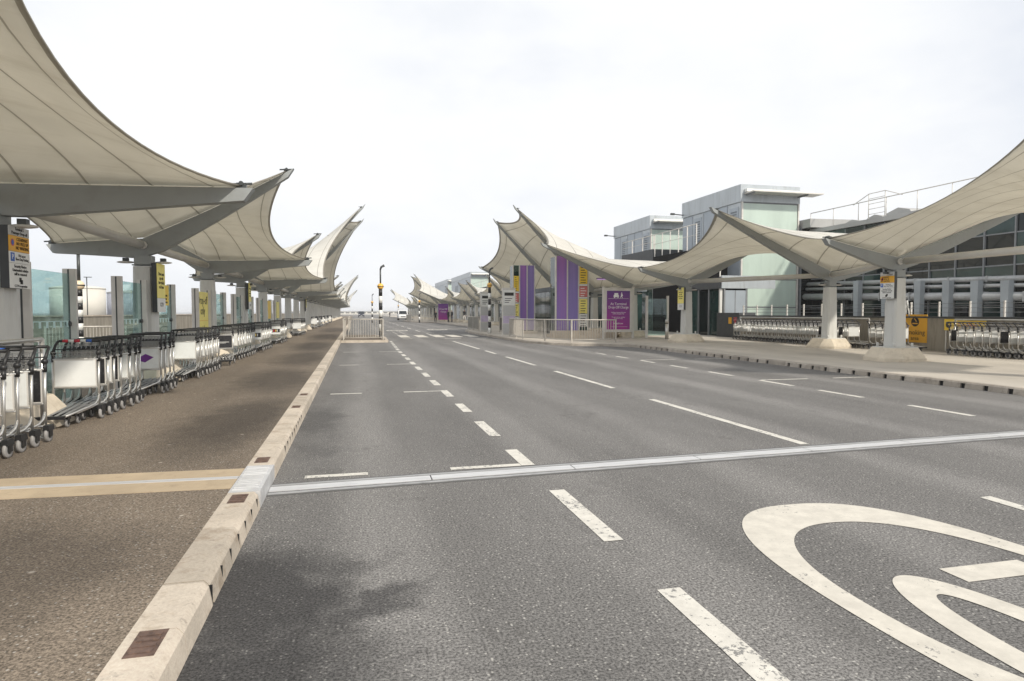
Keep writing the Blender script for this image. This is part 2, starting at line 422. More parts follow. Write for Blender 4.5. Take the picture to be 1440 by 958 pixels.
def kerb_run(m, pts, width, side, h, slots=None, unit=.9, joint=None, slot_w=.05, pitch=.5):
    """kerb stones along pts (road edge); side=+1: the stone lies towards +X. slots: (y0,y1) ranges with drain openings"""
    k = MB().use(m)
    P = [Vector((x, y, 0)) for x, y in pts]
    for a, b in zip(P, P[1:]):
        d = (b - a); L = d.length; d.normalize(); n = Vector((d.y, -d.x, 0)) * side
        ins = any(s0 <= a.y <= s1 for s0, s1 in (slots or ()))
        def blk(t0, t1, n0, n1, z0, z1):
            q = [a + d * t0 + n * n0, a + d * t1 + n * n0, a + d * t1 + n * n1, a + d * t0 + n * n1]
            v = len(k.v); k.v += [(p.x, p.y, z0) for p in q] + [(p.x, p.y, z1) for p in q]
            for f in ((3, 2, 1, 0), (4, 5, 6, 7), (0, 1, 5, 4), (1, 2, 6, 5), (2, 3, 7, 6), (3, 0, 4, 7)): k.face(tuple(v + i for i in f))
        def stone(t0, t1):
            # chamfered road edge
            prof = [(0, .0), (.018, h - .03), (.045, h), (width, h), (width, -.1), (0, -.1)]
            v = len(k.v)
            for t in (t0, t1):
                for (w, z) in prof:
                    p = a + d * t + n * w; k.v.append((p.x, p.y, z))
            c = len(prof); k.face(tuple(v + i for i in range(c))); k.face(tuple(v + c + i for i in range(c - 1, -1, -1)))
            for i in range(c):
                j = (i + 1) % c; k.face((v + i, v + j, v + c + j, v + c + i))
        t = 0.
        g_ = .006
        if ins:
            while t < L - .02:
                e = min(L, t + pitch)
                k.use(m)
                def ext(t0, t1, prof):
                    v = len(k.v); c = len(prof)
                    for tt in (t0, t1):
                        for (w, z) in prof:
                            p = a + d * tt + n * w; k.v.append((p.x, p.y, z))
                    k.face(tuple(v + i for i in range(c))); k.face(tuple(v + c + i for i in range(c - 1, -1, -1)))
                    for i in range(c):
                        q_ = (i + 1) % c; k.face((v + i, v + q_, v + c + q_, v + c + i))
                ext(t, e, [(.0175, h - .031), (.018, h - .03), (.045, h), (width, h), (width, h - .031)])
                ext(t + slot_w, e - (0 if e < L else g_), [(0, -.1), (0, 0), (.0175, h - .0312), (width, h - .0312), (width, -.1)])
                k.use(black_hole); blk(t + .001, t + slot_w - .001, .008 if slot_w < .05 else .045, width - .01, -.1, h - .036)
                t = e
        else:
            while t < L - .02:
                e = min(L, t + unit); k.use(m); stone(t, e - g_)
                k.use(joint or kerb_joint); blk(e - g_, e, .05, width - .004, -.1, h - .006); blk(e - g_, e, .02, .0499, -.1, h - .038); t = e
    return struct(k.build('kerb'))
kl = [(-.75, -14.), (-.75, 3.25), (-.75, 5.25)]
kerb_run(kerb_m, [(-.75, -14), (-.75, 3.62)], .24, -1, PZ + .004)
kerb_run(kerb_m, [(-.75, 3.63), (-.75, 5.36)], .24, -1, PZ + .004, [(3.6, 5.4)], slot_w=.019, pitch=.27)
kerb_run(kerb_m, [(-.75, 6.28), (-.75, 7.3)], .24, -1, PZ + .004)
kerb_run(kerb_m, [(-.75, 7.31), (-.75, 9.5)], .24, -1, PZ + .004, [(7.3, 9.6)], slot_w=.019, pitch=.27)
kerb_run(kerb_m, [(-.75, 9.51), (-.75, 120)], .24, -1, PZ + .004)
kerb_run(kerb_r, [(kx(-14 + .5 * i), -14 + .5 * i) for i in range(280)], .17, 1, PZ + .003, [(9.2, 11.4), (11.9, 16.3), (16.9, 22.4), (23.4, 26.2)], slot_w=.10, pitch=.52)
# steel bridge plate on the kerb at the movement joint, kerb cover plates
kc = MB().use(joint_m); kc.box(-.99, -.75, 5.37, 6.27, -.05, PZ + .006)
for i in range(14): kc.box(-.97, -.78, 5.43 + i * .06, 5.455 + i * .06, PZ + .006, PZ + .014)
tag(kc.build('kerb_plate'), 'ribbed steel plate bridging the kerb at the movement joint', 'kerb plate')
covs = [(2.98, 'large rusty iron cover let into the kerb top, in front of all the others'), (5.18, 'rusty iron cover in the kerb on the camera side of the ribbed steel plate'),
        (6.5, 'rusty iron cover in the kerb just beyond the ribbed steel plate'), (10.1, 'small rusty cover in the kerb beside the dark road patch'), (11.6, 'small rusty kerb cover farthest along before the island railing')]
cv = MB().use(rust); cv.box(-.06, .06, -.115, .115, -.02, .004)
for i in range(4): cv.box(-.045, .045, -.09 + i * .05, -.06 + i * .05, .004, .008)
cme = cv.mesh('iron_cover')
for y, l in covs: tag(link('iron_cover', cme, None, (-.885, y, PZ + .003)), l, 'drain cover', 'iron covers in the kerb')

# movement joint across road and pavement
jt = MB()
tar = mat('joint_sealant', (.10, .098, .095), .8)
joint_d = mat('worn_joint_metal', (.36, .36, .36), .55, .2, .2, 7, dirt=((.12, .12, .12), .8), stretch=(.4, 3, 1))
def jy(x): return 5.86 + .053 * (x + .75)
for (o0, o1, z, m) in ((-.19, -.15, .004, tar), (-.15, -.10, .008, joint_d), (-.10, -.07, .005, blackp), (-.07, .08, .012, joint_m), (.08, .115, .005, blackp), (.115, .165, .008, joint_d), (.165, .21, .004, tar)):
    jt.use(m)
    n = 9
    for i in range(n):
        x0 = -.745 + i * 12.8 / n; x1 = -.745 + (i + 1) * 12.8 / n - (.012 if m is joint_m else 0)
        jt.prism([(x0, jy(x0) + o0, -.02), (x1, jy(x1) + o0, -.02), (x1, jy(x1) + o1, -.02), (x0, jy(x0) + o1, -.02)], (0, 0, .02 + z))
tag(jt.build('expansion_joint'), 'silver steel movement joint running across the whole road', 'expansion joint')
sand = mat('sand_concrete', (.43, .34, .23), .9, 0, .12, 2.5, dirt=((.27, .21, .14), .5))
pj = MB()
for (o0, o1, z, m) in ((-.34, -.04, .004, sand), (-.04, .04, .008, joint_m), (.04, .34, .004, sand)):
    pj.use(m); pj.prism([(-6.2, 6.12 + o0, PZ - .02), (-.995, 5.85 + o0, PZ - .02), (-.995, 5.85 + o1, PZ - .02), (-6.2, 6.12 + o1, PZ - .02)], (0, 0, .02 + z))
tag(pj.build('pavement_joint'), 'sand coloured concrete band with a steel strip across the brown pavement', 'expansion joint')

# ---------------------------------------------------------------- road markings (flat paint, 4 mm up)
ZP = .004
def dash(mb, x, y0, y1, w=.13, z=ZP):
    mb.poly([(x - w / 2, y0, z), (x + w / 2, y0, z), (x + w / 2, y1, z), (x - w / 2, y1, z)])
bm_ = MB().use(paint_w)
for y0, y1 in [(-1.6, -.6), (.3, 1.3), (2.1, 3.22), (4.0, 5.28), (6.22, 6.98), (7.8, 8.92), (9.82, 10.75), (11.7, 12.7)] + [(13.6 + 1.9 * i, 14.65 + 1.9 * i) for i in range(12)]:
    dash(bm_, 1.69 + max(0, y0 - 26) * .018, y0, y1, .14)
for y in (6.26, 12.6, 19.5, 25.9):
    bm_.poly([(-.48, y - .05, ZP), (.1, y - .05, ZP), (.1, y + .05, ZP), (-.48, y + .05, ZP)])
    bm_.poly([(.9, y - .05, ZP), (1.615, y - .05, ZP), (1.615, y + .05, ZP), (.9, y + .05, ZP)])
struct(bm_.build('bay_markings'))
lm = MB().use(paint_w)
for y0, y1 in [(-2.5, 1.), (3.9 - 3.8, 4.23), (6.45, 10.48), (12.24, 16.2), (18.1, 21.9), (23.6, 25.6), (26.9, 34.5)] + [(44 + 9 * i, 48 + 9 * i) for i in range(24)]: dash(lm, 5.13, y0, y1, .12)
for y0, y1 in [(5.6, 6.2 - .35), (7.64, 8.79), (9.8, 10.95), (11.72, 12.88), (13.92, 15.07), (16.15, 17.15), (18.2, 19.2), (20.2, 21.2), (22.2, 23.2)]: dash(lm, 9.0, y0, y1, .12)
for y in (12.9, 19.3):
    for x0, x1 in ((9.06, 10.3), (11.0, 12.0)): lm.poly([(x0, y - .05, ZP), (x1, y - .05, ZP), (x1, y + .05, ZP), (x0, y + .05, ZP)])
struct(lm.build('lane_markings'))
zb = MB().use(paint_n)
for x0, x1 in ((2.75, 3.35), (3.85, 4.5), (4.95, 5.6), (6.0, 6.7), (7.15, 7.75)): zb.poly([(x0, 40.6, ZP), (x1, 40.6, ZP), (x1, 44.6, ZP), (x0, 44.6, ZP)])
for x0, x1 in ((2.7, 3.3), (5.2, 6.2), (7.2, 7.9)): zb.poly([(x0, 38.3, ZP), (x1, 38.3, ZP), (x1, 38.6, ZP), (x0, 38.6, ZP)])
for x in (2.55, 2.0): 
    for i in range(6): dash(zb, x + .9, 46.4 + i * 1.2, 46.9 + i * 1.2, .1)
struct(zb.build('crossing_markings'))

def ring(mb, cx, cy, ao, bo, ai, bi, ci=None, z=ZP, n=96, eo=2., ei=2.):
    pw = lambda v, e: math.copysign(abs(v) ** (2 / e), v)
    ci = cy if ci is None else ci
    for k in range(n):
        t0, t1 = 2 * math.pi * k / n, 2 * math.pi * (k + 1) / n
        P = lambda t, a, b, c, e: (cx + a * pw(math.cos(t), e), c + b * pw(math.sin(t), e), z)
        mb.poly([P(t0, ai, bi, ci, ei), P(t0, ao, bo, cy, eo), P(t1, ao, bo, cy, eo), P(t1, ai, bi, ci, ei)])
def strokes(mb, pts, w, z):
    P = [Vector((*p, 0)) for p in pts]
    L = []; 
    for i, p in enumerate(P):
        d = (P[min(i + 1, len(P) - 1)] - P[max(i - 1, 0)]).normalized(); n = Vector((-d.y, d.x, 0)); ww = w(d) if callable(w) else w
        L.append((p + n * ww / 2, p - n * ww / 2))
    for (a, b), (c, d) in zip(L, L[1:]): mb.poly([(a.x, a.y, z), (b.x, b.y, z), (d.x, d.y, z), (c.x, c.y, z)])
def roundel(cx, cy, label=None):
    """speed roundel with the number 20, read by traffic coming towards the camera"""
    m = MB().use(paint_n)
    ring(m, cx, cy, .92, 1.68, .765, 1.22, eo=2.5, ei=2.2)
    ring(m, cx - .29, cy - .72, .33, 1.03, .165, .77)
    # the 2, upside down from here: flat foot on top
    m.poly([(cx + .02, cy + .14, ZP), (cx + .62, cy + .14, ZP), (cx + .62, cy + .335, ZP), (cx + .02, cy + .335, ZP)])
    strokes(m, [(cx + .54, cy + .14), (cx + .44, cy - .25), (cx + .2, cy - .8), (cx + .1, cy - 1.2), (cx + .14, cy - 1.5), (cx + .3, cy - 1.62), (cx + .46, cy - 1.5), (cx + .52, cy - 1.2)], .15, ZP + .0002)
    struct(m.build('speed_roundel'))
roundel(3.39, 2.75)
roundel(3.5, 56.6); roundel(7.3, 59.)

# ---------------------------------------------------------------- canopies
LY = lambda n: 9.2 + 5.95 * (n - 1)
RY = lambda n: 15.2 + 5.95 * (n - 1)
LX, RX = -4.35, 15.0
def lspec(n):
    k = (n - 6) % 12
    t = {0: 'v', 1: 'v', 2: 'l', 3: 'h', 4: 'l', 5: 'h', 6: 'h', 7: 'l', 8: 'h', 9: 'l', 10: 'h', 11: 'l'}[k]
    if t == 'v': return LX, (.63, 7.95), (-6.1, 2.98)
    if n == 0: return LX, (-1.5, 4.25), (-6.15, 2.95)
    if t == 'h': return LX, (-1.3, 4.75), (-6.15, 2.95)
    return LX, (-1.3, 3.2), (-6.7, 4.6)
def rspec(n):
    k = (n - 5) % 12
    t = {0: 'v', 1: 'v', 2: 'm', 3: 'l', 4: 'h', 5: 'l', 6: 'h', 7: 'h', 8: 'l', 9: 'h', 10: 'l', 11: 'm'}[k]
    x = 17.8 if n == 2 else RX
    if t == 'v': return x, (9.6, 8.25), (18.4, 3.4)
    if t == 'm': return x, (9.65, 5.3), (18.6, 3.45)
    if n == 0: return x, (12.6, 5.6), (x + 2.6, 3.55)
    if t == 'h': return x, (12.6, 5.4), (x + 2.6, 3.55)
    return x, (12.55, 3.6), (19.3 if n != 1 else 20.2, 5.05)
VB, VT = 2.74, 3.12
def arm_poly(xc, tip, y, th):
    """tapering box arm from the mast head to its tip, slightly bowed"""
    dx = tip[0] - xc; sl = (tip[1] - VT) / abs(dx); f = math.sqrt(1 + sl * sl)
    top, bot = [], []
    for i in range(9):
        t = i / 8; bow = .10 * sl * math.sin(math.pi * t)
        x = xc + dx * t; zt = VT + (tip[1] - VT) * t - bow
        dep = (.42 * (1 - t) + .17 * t) * f
        if i == 0: dep = VT - VB
        top.append((x, y, zt)); bot.append((x - (0.12 * t * (1 if dx > 0 else -1)), y, zt - dep))
    return top + bot[::-1]
def head_z(spec, t):
    xc, a, b = spec
    if t < .5: s = 1 - 2 * t; tip = a
    else: s = 2 * t - 1; tip = b
    s *= .95
    dx = tip[0] - xc; sl = (tip[1] - VT) / abs(dx)
    return xc + dx * s, VT + .035 * math.sqrt(1 + sl * sl) + (tip[1] - VT) * s - .10 * sl * math.sin(math.pi * s)
col_me = {}
def column_mesh(z0):
    key = round(z0, 2)
    if key in col_me: return col_me[key]
    c = MB().use(steel_col)
    w0, w1 = .22, .185
    c.prism([(-w0, -w0 + .05, z0 + .38), (-w0 + .05, -w0, z0 + .38), (w0 - .05, -w0, z0 + .38), (w0, -w0 + .05, z0 + .38), (w0, w0 - .05, z0 + .38), (w0 - .05, w0, z0 + .38), (-w0 + .05, w0, z0 + .38), (-w0, w0 - .05, z0 + .38)], (0, 0, VB - .17 - z0 - .42))
    for i in range(8, 16):
        x, y, z = c.v[i]; c.v[i] = (x * w1 / w0, y * w1 / w0, z)
    for (x, y) in ((-.3, -.3), (.3, -.3), (.3, .3), (-.3, .3)):
        c.lathe([(.035, z0 + .38), (.035, z0 + .48), (.02, z0 + .5)], (x, y, 0), 8)
    c.box(-.40, .40, -.40, .40, z0 + .355, z0 + .385)
    c.box(-.20, .20, -.20, .20, 1.995, 2.01)
    me = c.mesh('column')
    p = MB().use(pad_m)
    def oc(r, ch, z): return [(-r, -r + ch, z), (-r + ch, -r, z), (r - ch, -r, z), (r, -r + ch, z), (r, r - ch, z), (r - ch, r, z), (-r + ch, r, z), (-r, r - ch, z)]
    lv = [oc(.73, .36, z0 - .1), oc(.73, .36, z0 + .08), oc(.50, .18, z0 + .36)]
    b = 0
    for l in lv: p.v += l
    for a in (0, 8):
        for i in range(8): j = (i + 1) % 8; p.face((a + i, a + j, a + 8 + j, a + 8 + i))
    p.face(tuple(range(16, 24)))
    h = MB().use(steel_arm); h.box(-.16, .16, -.16, .16, VB - .17, VB + .02); h.box(-.22, .22, -.1, .1, VB - .19, VB - .165)
    fl = MB().use(alu_dull); fl.sphere((0, 0, 0), .18, 12, (1, .5, .15)); fl.use(dark_steel); fl.box(-.05, .05, -.05, .05, .02, .09)
    cl = MB().use(dark_steel); cl.box(-.06, .06, -.04, .04, -.02, .07); cl.tube([(-.15, 0, .05), (.13, 0, .07)], .016, 6); cl.lathe([(.03, -.07), (.03, .07)], (0, 0, .06), 8, 'y')
    col_me[key] = (me, p.mesh('concrete_base'), h.mesh('head_bracket'), fl.mesh('floodlight'), cl.mesh('cable_clamp'))
    return col_me[key]
arm_cache = {}
def mast(spec, y, z0, label, group):
    xc, a, b = spec
    t = empty('canopy_mast', (xc, y, 0), label, 'canopy mast', group)
    cm, pm, hm, fm, clm = column_mesh(z0)
    link('column', cm, t); link('concrete_base', pm, t); link('head_bracket', hm, t)
    for s in (-1, 1): link('floodlight', fm, t, (s * .36, 0, VB - .12), 0)
    for tip in (a, b):
        rel = (round(tip[0] - xc, 3), tip[1])
        if rel not in arm_cache:
            m = MB().use(steel_arm); m.prism(arm_poly(0, rel, -.085, 0), (0, .17, 0))
            arm_cache[rel] = m.mesh('arm')
        ar = link('arm', arm_cache[rel], t)
        sx, sz = head_z((0, rel, rel), .0)
        link('cable_clamp', clm, ar, (sx, 0, sz - .03))
    return t
mem_cache = {}
HUMP = 1.
def membrane(s0, s1, y0, y1, label, group):
    key = (s0, s1)
    if key not in mem_cache:
        nu, nv = 22, 28; L = y1 - y0
        vs, fs, uvs = [], [], []
        sg = 1 if s0[1][0] > s0[0] else -1
        for j in range(nv + 1):
            t = j / nv
            for i in range(nu + 1):
                u = i / nu; q = 4 * u * (1 - u)
                pts = []
                for sp in (s0, s1):
                    x, z = head_z(sp, t)
                    p0, p1, p2 = head_z(sp, 0), head_z(sp, .5), head_z(sp, 1)
                    bx = (1 - t) ** 2 * p0[0] + 2 * t * (1 - t) * p1[0] + t * t * p2[0]
                    bz = (1 - t) ** 2 * p0[1] + 2 * t * (1 - t) * p1[1] + t * t * p2[1]
                    ch = 2 * abs(.5 - t); far_ = p0 if t < .5 else p2
                    bx = p0[0] + (p2[0] - p0[0]) * t; f_ = (x - p0[0]) / (p2[0] - p0[0]); bx = x; bz = p0[1] + (p2[1] - p0[1]) * f_
                    k = HUMP * math.sin(math.pi * u) ** .8
                    pts.append((x + (bx - x) * k, z + (bz - z) * k))
                x = pts[0][0] + (pts[1][0] - pts[0][0]) * u; z = pts[0][1] + (pts[1][1] - pts[0][1]) * u
                ef = (1 - 2 * t) ** 2
                z -= .33 * q * ef
                x += (-sg if t < .5 else sg) * .68 * q * ef
                vs.append((x, .02 + (L - .04) * u, z)); uvs.append((u, t))
        for j in range(nv):
            for i in range(nu):
                a = j * (nu + 1) + i; fs.append((a, a + 1, a + nu + 2, a + nu + 1))
        me = bpy.data.meshes.new('canopy_membrane'); me.from_pydata(vs, [], fs); me.materials.append(fabric)
        uvl = me.uv_layers.new(name='UVMap')
        for lp in me.loops: uvl.data[lp.index].uv = uvs[lp.vertex_index]
        for p in me.polygons: p.use_smooth = True
        mem_cache[key] = me
    o = link('canopy_membrane', mem_cache[key], None, (0, y0, 0))
    so = o.modifiers.new('Solidify', 'SOLIDIFY'); so.thickness = .02; so.offset = 0
    return tag(o, label, 'canopy', group)
def tie(x0, y0, x1, y1, z, label, group):
    d = Vector((x1 - x0, y1 - y0, 0)); L = d.length
    t = empty('tie_tube', (x0, y0, z), label, 'tie tube', group, math.atan2(d.y, d.x))
    m = MB().use(tube_m); m.tube([(.30, 0, 0), (L - .30, 0, 0)], [.095, .095], 12); m.build('tube', None, t)
    for xx in (.12, L - .3):
        e = MB().use(alu_dull); e.box(xx, xx + .18, -.03, .03, -.06, .06); e.lathe([(.09, -.02), (.09, .02)], (xx + (0 if xx < 1 else .18), 0, 0), 8, 'x'); e.build('end_bracket', None, t)
    return t
TW = {'h': 'raised', 'l': 'level', 'v': 'tall swept'}
NL, NR = 32, 31
for n in range(0, NL):
    s = lspec(n); y = LY(n)
    look = 'tall swept-up' if s[1][1] > 7 else ('raised' if s[1][1] > 4 else 'level')
    mast(s, y, PZ, f'{nth(n)} canopy mast of the brown pavement row, {look} roadside arm', 'canopy masts along the brown pavement')
    if n < NL - 1:
        membrane(s, lspec(n + 1), y, LY(n + 1), f'{nth(n)} stretched cream canopy bay over the brown pavement', 'canopies over the brown pavement')
        tie(LX, y, LX, LY(n + 1), 2.98, f'{nth(n)} round tie tube between masts of the brown pavement row', 'tie tubes of the brown pavement row')
for n in range(0, NR):
    s = rspec(n); y = RY(n)
    look = 'tall swept-up' if s[1][1] > 7 else ('raised' if s[1][1] > 4 else 'level')
    mast(s, y, zr(s[0]), f'{nth(n)} canopy mast on the pale terminal pavement, {look} roadside arm', 'canopy masts on the terminal pavement')
    if n < NR - 1:
        s1 = rspec(n + 1)
        membrane(s, s1, y, RY(n + 1), f'{nth(n)} stretched cream canopy bay over the terminal pavement', 'canopies over the terminal pavement')
        tie(s[0], y, s1[0], RY(n + 1), 3.0, f'{nth(n)} round tie tube between masts of the terminal row', 'tie tubes of the terminal row')

# ---------------------------------------------------------------- luggage trolleys
def trolley_meshes():
    W = .265
    fr = MB().use(alu)
    for s in (-1, 1):
        fr.tube([(s * W, 0, .15), (s * W, .005, .5), (s * W, .02, .80)], .017, 8)
        fr.tube([(s * W, 0, .33), (s * (W - .004), -.04, .25), (s * (W - .02), -.12, .205), (s * .225, -.3, .19), (s * .15, -.8, .15)], .014, 7)
    fr.tube([(-W, 0, .42), (W, 0, .42)], .011, 6); fr.tube([(-W, .004, .86 - .06), (W, .004, .80)], .011, 6)
    fr.tube([(-.15, -.8, .15), (-.05, -.84, .148), (.05, -.84, .148), (.15, -.8, .15)], .014, 7)
    fr.tube([(-W, 0, .17), (W, 0, .17)], .016, 6)
    hd = MB().use(blackp)
    for s in (-1, 1):
        hd.tube([(s * W, .02, .77), (s * W, .025, .86)], .024, 8); hd.sphere((s * W, .025, .885), .036, 10)
        hd.tube([(s * W, .03, .90), (s * .262, .09, .98), (s * .255, .15, 1.03), (s * .235, .165, 1.04)], [.02, .017, .017, .017], 8)
    hd.tube([(-.24, .165, 1.04), (.24, .165, 1.04)], .018, 8)
    hd.tube([(-W, .03, .93), (W, .03, .93)], .008, 6)
    bd = MB().use(white_board); bd.box(-.245, .245, -.022, -.006, .435, .795)
    bk = MB().use(wire_m)
    for i in range(9):
        x = -.22 + i * .055
        bk.tube([(x, .05, .98), (x, .03, .83), (x, -.06, .82), (x, -.12, .90)], .0035, 4, False)
    for (y, z) in ((.05, .98), (.04, .93), (.035, .88), (.03, .83), (-.06, .82), (-.09, .86), (-.12, .90)): bk.tube([(-.23, y, z), (.23, y, z)], .004, 4, False)
    pf = MB().use(wire_m)
    for x in (-.12, -.04, .04, .12): pf.prism([(x - .018, -.79, .152), (x + .018, -.79, .152), (x + .018, -.02, .197), (x - .018, -.02, .197)], (0, 0, .008))
    pf.use(blackp); pf.box(-.16, .16, -.87, -.82, .125, .165); pf.box(-.2, .2, -.30, -.26, .145, .165); pf.box(-.13, .13, -.62, -.57, .12, .145)
    fk = MB().use(blackp); fk.box(-.032, .032, -.06, .07, .125, .185, .006); fk.box(-.03, -.02, -.035, .035, .06, .13); fk.box(.02, .03, -.035, .035, .06, .13)
    ty = MB().use(rubber); ty.lathe([(.052, -.017), (.074, -.016), (.08, -.008), (.08, .008), (.074, .016), (.052, .017)], (0, 0, .08), 18, 'x')
    hb = MB().use(dark_steel); hb.lathe([(.015, -.019), (.05, -.0165), (.05, .0165), (.015, .019)], (0, 0, .08), 14, 'x')
    return dict(frame=fr, handle=hd, board=bd, basket=bk, platform=pf, fork=fk, tyre=ty, hub=hb)
TM = trolley_meshes(); TME = {k: v.mesh(k) for k, v in TM.items()}
def bme(m):
    b = MB().use(alu_dull); b.box(-.248, .248, -.019, -.005, .43, .80); b.use(m); b.box(-.235, .235, -.0225, -.018, .445, .785)
    return b
TBM = {'white': bme(white_board), 'black': bme(black_board)}
pb = bme(white_board); pb.use(purple); pb.poly([(-.14, -.0235, .60), (.02, -.0235, .55), (.16, -.0235, .64), (.03, -.0235, .70)]); pb.use(grey_s); pb.poly([(-.2, -.0235, .75), (-.02, -.0235, .75), (-.02, -.0235, .757), (-.2, -.0235, .757)])
TBM['purple'] = pb
rb = bme(white_board); rb.use(black_board); rb.box(-.22, .22, -.025, -.02, .52, .68); rb.use(red_m); rb.box(-.06, -.02, -.027, -.0255, .54, .66); rb.use(yellow); rb.box(.03, .06, -.027, -.0255, .55, .65); rb.use(white_s); rb.box(.09, .12, -.027, -.0255, .55, .65); rb.box(-.14, -.1, -.027, -.0255, .55, .65)
TBM['strip'] = rb
ab = bme(black_board); ab.use(white_s); ab.poly([(-.2, -.0235, .60), (.16, -.0235, .60), (.16, -.0235, .612), (-.2, -.0235, .612)]); ab.poly([(-.2, -.0235, .575), (.08, -.0235, .575), (.08, -.0235, .583), (-.2, -.0235, .583)])
TBM['advert'] = ab
TBME = {k: v.mesh('board') for k, v in TBM.items()}
def make_trolley():
    t = link('luggage_trolley', None)
    for k in ('frame', 'handle', 'basket', 'platform'): link(k, TME[k], t)
    link('board', TBME['white'], t)
    for (x, y, sc) in ((-.29, .0, 1.), (.29, 0, 1.), (-.12, -.66, .78), (.12, -.66, .78)):
        w = link('wheel', TME['hub'], t, (x, y, 0)); w.scale = (sc, sc, sc)
        link('tyre', TME['tyre'], w); link('fork', TME['fork'], w)
    return t
proto = make_trolley(); used = [False]
GRIP = MB().use(red_m); 
for i in range(5):
    GRIP.use([red_m, white_s, red_m, white_s, blue_m][i]); GRIP.tube([(-.2 + i * .07, .165, 1.04), (-.135 + i * .07, .165, 1.04)], .0195, 8)
GRIP = GRIP.mesh('grip_sleeve')
BG = MB().use(blue_m); BG.tube([(-.2, .165, 1.04), (.1, .165, 1.04)], .0195, 8); BG = BG.mesh('grip_sleeve')
def trolley(x, y, z, board, label, group, rz=0, jx=.022):
    if used[0]: t = copy_tree(proto)
    else: t = proto; used[0] = True
    t.location = (x + random.uniform(-jx, jx), y + random.uniform(-.022, .022), z); t.rotation_euler = (0, 0, rz + random.uniform(-.03, .03))
    tag(t, label, 'luggage trolley', group)
    for c in t.children:
        if c.name.startswith('board'): c.data = TBME[board]
    return t
# one-mesh version for the far rows
FAR = MB()
for k in ('frame', 'handle', 'platform'):
    b = len(FAR.v); m = TM[k]; FAR.v += m.v
    for f, mi, sm in zip(m.f, m.mi, m.sm): FAR.use(m.mats[mi]); FAR.smooth = sm; FAR.face(tuple(b + i for i in f))
FAR.smooth = False
FAR.use(white_board); FAR.box(-.245, .245, -.022, -.006, .435, .9)
for (x, y) in ((-.29, 0), (.29, 0), (-.12, -.66), (.12, -.66)):
    FAR.use(rubber); FAR.lathe([(.03, -.017), (.08, -.012), (.08, .012), (.03, .017)], (x, y, .08), 10, 'x'); FAR.use(blackp); FAR.box(x - .03, x + .03, y - .05, y + .06, .12, .18)
FAR = FAR.mesh('luggage_trolley')
GL = 'nested luggage trolleys on the brown pavement'
BN = {'white': 'white panel', 'black': 'black panel', 'purple': 'purple diamond on white panel', 'strip': 'row of bright icons on its panel', 'advert': 'black advert panel'}
X0 = -3.62
def row(x, y0, n, step, boards, where, group, z=PZ, rz=0):
    out = []
    for i in range(n):
        b = boards[i] if i < len(boards) else boards[-1]
        t = trolley(x, y0 + i * step, z, b, (f'{nth(i)} trolley of {where}, {BN[b]}' if len(f'{nth(i)} trolley of {where}, {BN[b]}'.replace('-', ' ').split()) <= 16 else f'{nth(i)} trolley of {where}'), group, rz); out.append(t)
    return out
r1 = row(X0 + .03, 6.93, 5, .27, ['white', 'white', 'white', 'white', 'black'], 'the short row in front of all others', GL)
r2 = row(X0, 9.64, 7, .29, ['white', 'black', 'white', 'black', 'white', 'white', 'white'], 'the striped-handle row', GL)
link('grip_sleeve', GRIP, r2[0]); link('grip_sleeve', BG, r1[2])
row(X0, 12.42, 4, .27, ['purple', 'white', 'white', 'white'], 'the row headed by a purple diamond poster', GL)
row(X0, 15.05, 9, .28, ['white', 'white', 'black', 'white'], 'the row below the yellow drop-off panel', GL)
row(X0 + .03, 19.2, 1, .3, ['advert'], 'none, alone past the yellow panel', GL, rz=.25)
row(X0 - .05, 20.6, 8, .45, ['white'], 'the row beyond the lone black advert trolley', GL)
row(X0, 25.2, 7, .42, ['strip', 'white'], 'the first row headed by a strip of icons', GL)
row(X0, 31.2, 7, .42, ['strip', 'white'], 'the second row headed by a strip of icons', GL)
row(X0 - .6, 42.3, 3, .42, ['white'], 'the inner half of the double block', GL)
row(X0 + .05, 41.9, 8, .42, ['white'], 'the outer half of the double block', GL)
i = 0
for y0, n in ((60, 5), (66.5, 5), (73, 6), (82, 6), (93, 6)):
    for k in range(n):
        o = link('luggage_trolley', FAR, None, (X0 + random.uniform(-.03, .03), y0 + k * .5, PZ))
        tag(o, f'{nth(k)} trolley of the far row behind the island railing, {nth(i)} far row', 'luggage trolley', GL)
    i += 1
GR = 'nested luggage trolleys by the concrete wall'
XW = 18.95
row(XW, 14.0, 11, .275, ['black', 'white', 'white', 'white', 'black', 'white', 'white', 'white', 'white', 'white', 'black'], 'the row beside the amber arrow sign', GR, zr(XW))
row(XW - .05, 21.1, 24, .275, ['white', 'white', 'black', 'white', 'white', 'black', 'black', 'white'], 'the long row by the concrete wall', GR, zr(XW))
row(XW + .02, 18.9, 5, .3, ['white', 'white', 'black', 'white'], 'the short row between columns', GR, zr(XW), rz=.05)
row(XW + .1, 28.0, 5, .275, ['white'], 'the row at the far end of the wall', GR, zr(XW))

